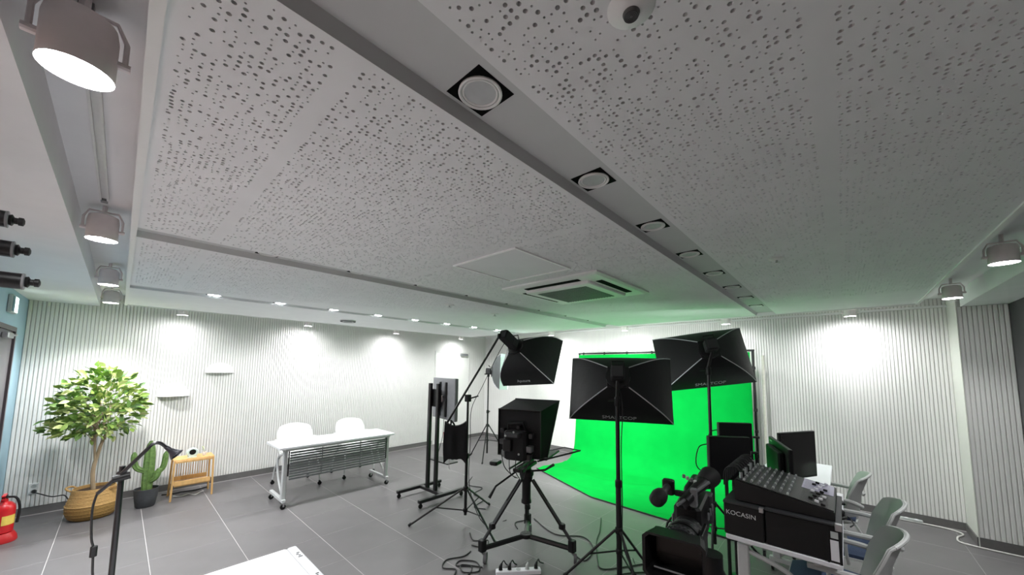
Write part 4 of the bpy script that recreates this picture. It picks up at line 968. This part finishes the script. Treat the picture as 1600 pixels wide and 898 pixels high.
# ------------------------------------------------------------------ camcorder on tripod
cv = thing('camcorder', 'black broadcast camcorder with matte box, microphone and eyecup on a tripod', 'video camera', (1.60, .44, 0))
cm = frame_mtx((1.33, .462, 1.070), (-.99, -.13, -.01))
def ring_box(w, h, y0, y1, w2, h2, inset, name, m):
    o1 = [(-w, -h * .8), (-w * .85, -h), (w * .85, -h), (w, -h * .8), (w, h * .8), (w * .85, h), (-w * .85, h), (-w, h * .8)]
    f = lambda s, t_, y: [cm @ Vector((x * s, y, z * t_)) for x, z in o1]
    P = [f(w2 / w, h2 / h, y0), f(1, 1, y1), f(1 - inset, 1 - inset, y1), f((w2 / w) * (1 - inset), (h2 / h) * (1 - inset), y0 + .01)]
    P = [r + r[:1] for r in P]
    MB().grid(P).build(name, m, cv, False, True)
ring_box(.102, .076, -.10, 0.0, .085, .064, .10, 'matte_box', BLK)
MB().rbox((-.082, -.104, -.062), (.082, -.092, .062), .012, cm).build('filter_stage', mat('filter_dark', (12, 12, 14), .25), cv, False, True)
MB().tube([cm @ Vector((-.07, -.03, -.050)), cm @ Vector((.07, -.03, -.050))], .003, 6).build('matte_edge', GREYP, cv, False, True)
LB = cm @ Matrix.Rotation(PI / 2, 4, 'X')   # lathe axis -> local -y
for k, (z0_, z1_, r_, m) in enumerate(((.098, .125, .060, BLK), (.126, .150, .066, DKGR), (.151, .185, .061, BLK), (.186, .205, .066, BLK), (.206, .25, .058, DKGR), (.251, .30, .055, BLK))):
    MB().lathe([(r_ * .96, z0_), (r_, z0_ + .004), (r_, z1_ - .004), (r_ * .96, z1_)], 28, mtx=LB).build('lens_ring', m, cv, True, True)
tooth = MB().box((-.004, -.0005, 0), (.004, .004, .018)).mesh('ring_tooth', DKGR)
for k in range(26):
    a = 2 * PI * k / 26; o = link('ring_tooth', tooth, cv); o.matrix_basis = W[cv.name].inverted() @ LB @ Matrix.Rotation(a, 4, 'Z') @ Matrix.Translation((0, .0655, .128))
MB().rbox((-.075, -.27, -.05), (-.062, -.14, .05), .01, cm).build('zoom_grip', BLK, cv, False, True)
MB().rbox((-.048, -.56, -.075), (.055, -.30, .085), .014, cm).build('camera_body', BLK, cv, False, True)
MB().rbox((-.055, -.66, -.07), (.055, -.585, .06), .008, cm).build('battery', DKGR, cv, False, True)
MB().tube([cm @ Vector(p) for p in ((0, -.31, .08), (0, -.30, .135), (0, -.33, .15), (0, -.52, .15), (0, -.55, .135), (0, -.55, .08))], .017, 10).build('top_handle', BLK, cv, True, True)
for k in range(6): MB().rbox((.0625, -.36 - .035 * k, -.01 + .01 * (k % 2)), (.070, -.338 - .035 * k, .03), .003, cm).build('control_switch', (GREYP, DKGR)[k % 2], cv, False, True)
for k in range(5): MB().rbox((-.068, -.40 - .03 * k, .02), (-.0605, -.38 - .03 * k, .05), .003, cm).build('control_switch', (GREYP, BLK)[k % 2], cv, False, True)
# microphone
mm_ = cm @ Matrix.Translation((.068, -.12, .165)) @ Matrix.Rotation(PI / 2, 4, 'X')
MB().lathe([(.0, -.055), (.018, -.052), (.028, -.035), (.030, 0), (.026, .03), (.014, .042)], 18, mtx=mm_).build('microphone', RUB, cv, True, True)
MB().lathe([(.013, .042), (.013, .16)], 12, mtx=mm_).build('microphone_tube', DKGR, cv, True, True)
MB().rbox((.045, -.30, .13), (.09, -.265, .19), .006, cm).build('microphone_clip', BLK, cv, False, True)
MB().rbox((.0, -.30, .13), (.0449, -.275, .15), .004, cm).build('microphone_clip', BLK, cv, False, True)
# viewfinder barrel and eyecup, LCD flap
MB().tube([cm @ Vector((.0, -.24, .125)), cm @ Vector((-.03, -.33, .155)), cm @ Vector((-.05, -.39, .17))], [.020, .022, .026], 14).build('viewfinder', BLK, cv, True, True)
MB().tube([cm @ Vector((-.05, -.39, .17)), cm @ Vector((-.06, -.42, .177)), cm @ Vector((-.07, -.46, .185))], [.028, .040, .043], 16).build('eyecup', RUB, cv, True, True)
MB().rbox((-.04, -.30, .10), (-.015, -.27, .17), .004, cm).build('viewfinder_bracket', GREYP, cv, False, True)
MB().tube([cm @ Vector((.02, -.20, .12)), cm @ Vector((-.075, -.36, .185))], .006, 6).build('viewfinder_rail', GREYP, cv, False, True)
for k in range(4): MB().rbox((-.03 + .018 * k, -.36 - .02 * k, .171), (-.018 + .018 * k, -.345 - .02 * k, .186), .003, cm).build('handle_button', (LGREY, GREYP)[k % 2], cv, False, True)
MB().tube(smooth_path([cm @ Vector((.07, -.45, .0)), cm @ Vector((.11, -.42, -.06)), cm @ Vector((.07, -.46, -.16)), cm @ Vector((.02, -.50, -.2))], 5), .005, 6).build('camera_cable', CABLE, cv, True, True)
# tripod head and legs
MB().rbox((-.045, -.52, -.095), (.045, -.30, -.076), .005, cm).build('quick_plate', DKGR, cv, False, True)
MB().lathe([(.05, .80), (.055, .81), (.055, .90), (.045, .92), (.045, .975)], 20, (.10, 0, 0)).build('tripod_head', BLK, cv, True)
MB().tube([(.12, -.02, .90), (.06, -.16, .78), (-.02, -.30, .66)], [.009, .009, .013], 8).build('pan_bar', GREYP, cv, True)
for k in range(3):
    a = math.radians(40 + 120 * k); c_, s_ = math.cos(a), math.sin(a)
    lg = MB().tube([(.10 + .05 * c_, .05 * s_, .79), (.10 + .26 * c_, .26 * s_, .38)], .013, 8).build('leg', BLKM, cv, True)
    MB().tube([(.10 + .25 * c_, .25 * s_, .40), (.10 + .44 * c_, .44 * s_, .012)], .010, 8).build('leg', DKGR, cv, True)
    MB().tube([(.10 + .435 * c_, .435 * s_, .03), (.10 + .445 * c_, .445 * s_, .010)], .014, 8).build('rubber_foot', RUB, lg, True)
MB().lathe([(.045, .74), (.07, .76), (.07, .795), (.055, .80)], 18, (.10, 0, 0)).build('tripod_crown', BLK, cv, True)

# ------------------------------------------------------------------ floor cables and power strips
def cable(pts, label, r=.0055, m=CABLE):
    o = MB().tube(smooth_path([(x, y, r + .001) for x, y in pts], 7), r, 6).build('cable', m, None, True); return tag(o, label, 'cable')
cable([(2.36, 2.66), (2.25, 2.64), (2.11, 2.70), (2.01, 2.62), (2.07, 2.52), (1.99, 2.44), (2.09, 2.38), (2.19, 2.46), (2.11, 2.56), (2.19, 2.60), (2.27, 2.48), (2.19, 2.36), (2.09, 2.44), (2.15, 2.54), (2.25, 2.38)], 'tangled black cable coil on the floor beside the teleprompter wheel')
cable([(2.60, 2.95), (2.52, 2.80), (2.62, 2.70), (2.50, 2.62), (2.44, 2.74)], 'short black cable looping between boom stand and teleprompter')
cable([(3.9, 4.4), (3.6, 4.15), (3.65, 3.9), (3.4, 3.8), (3.35, 3.55), (3.1, 3.45), (3.15, 3.3)], 'thin black cable winding from the far stand to the boom stand')
cable([(3.35, 2.7), (3.2, 2.3), (3.35, 2.05), (3.2, 1.85), (2.96, 1.80), (3.0, 1.95)], 'black cable looping on the floor between teleprompter and green cloth')
cable([(3.9, 2.15), (3.6, 2.0), (3.35, 1.9), (3.05, 1.72), (2.95, 1.62), (3.10, 1.5), (3.35, 1.35)], 'long black cable trailing from the green cloth toward centre softbox')
cable([(2.62, 1.75), (2.75, 1.6), (3.05, 1.42), (3.2, 1.25), (3.05, 1.12), (2.8, 1.18)], 'black cable curving under the centre softbox stand')
cable([(3.5, 2.95), (3.3, 2.75), (3.12, 2.78), (3.02, 2.66)], 'short black cable behind the teleprompter wheel')
cable([(6.36, -.30), (6.36, -.72), (6.27, -.86), (6.10, -.80), (5.95, -.80), (5.91, -.95), (5.90, -1.2)], 'white cable running along the slat wall skirting around the pier', .008, WCAB)
ps = thing('power_strip', 'white power strip with black plugs on the floor under the teleprompter', 'power strip', (2.40, 2.10, 0), -.72)
MB().rbox((-.19, -.03, .001), (.19, .03, .036), .006).build('strip_body', WHITE, ps)
for k in range(5):
    MB().lathe([(.019, .0361), (.020, .038), (.016, .039)], 16, (-.15 + .075 * k, 0, 0)).build('socket', LGREY, ps)
    if k != 2: MB().tube([(-.15 + .075 * k, 0, .0395), (-.15 + .075 * k, .0, .065), (-.14 + .075 * k, .015, .08)], [.016, .014, .008], 10).build('plug', (BLK, BLK, BLK, LGREY, BLK)[k], ps, True)
    if k in (0, 1, 4): MB().tube(smooth_path([(-.14 + .075 * k, .015, .08), (-.12 + .075 * k, .05, .085), (-.10 + .075 * k, .09, .04), (-.08 + .08 * k, .13, .007)], 5), .005, 6).build('plug_cord', CABLE, ps, True)
pw = thing('power_strip', 'pale power strip lying against the slat wall skirting', 'power strip', (6.385, -.46, 0), 0)
MB().rbox((-.025, -.13, .001), (.025, .13, .035), .005).build('strip_body', LGREY, pw)
for k in range(3): MB().lathe([(.017, .0351), (.018, .037), (.015, .038)], 14, (0, -.08 + .08 * k, 0)).build('socket', WHITE, pw)
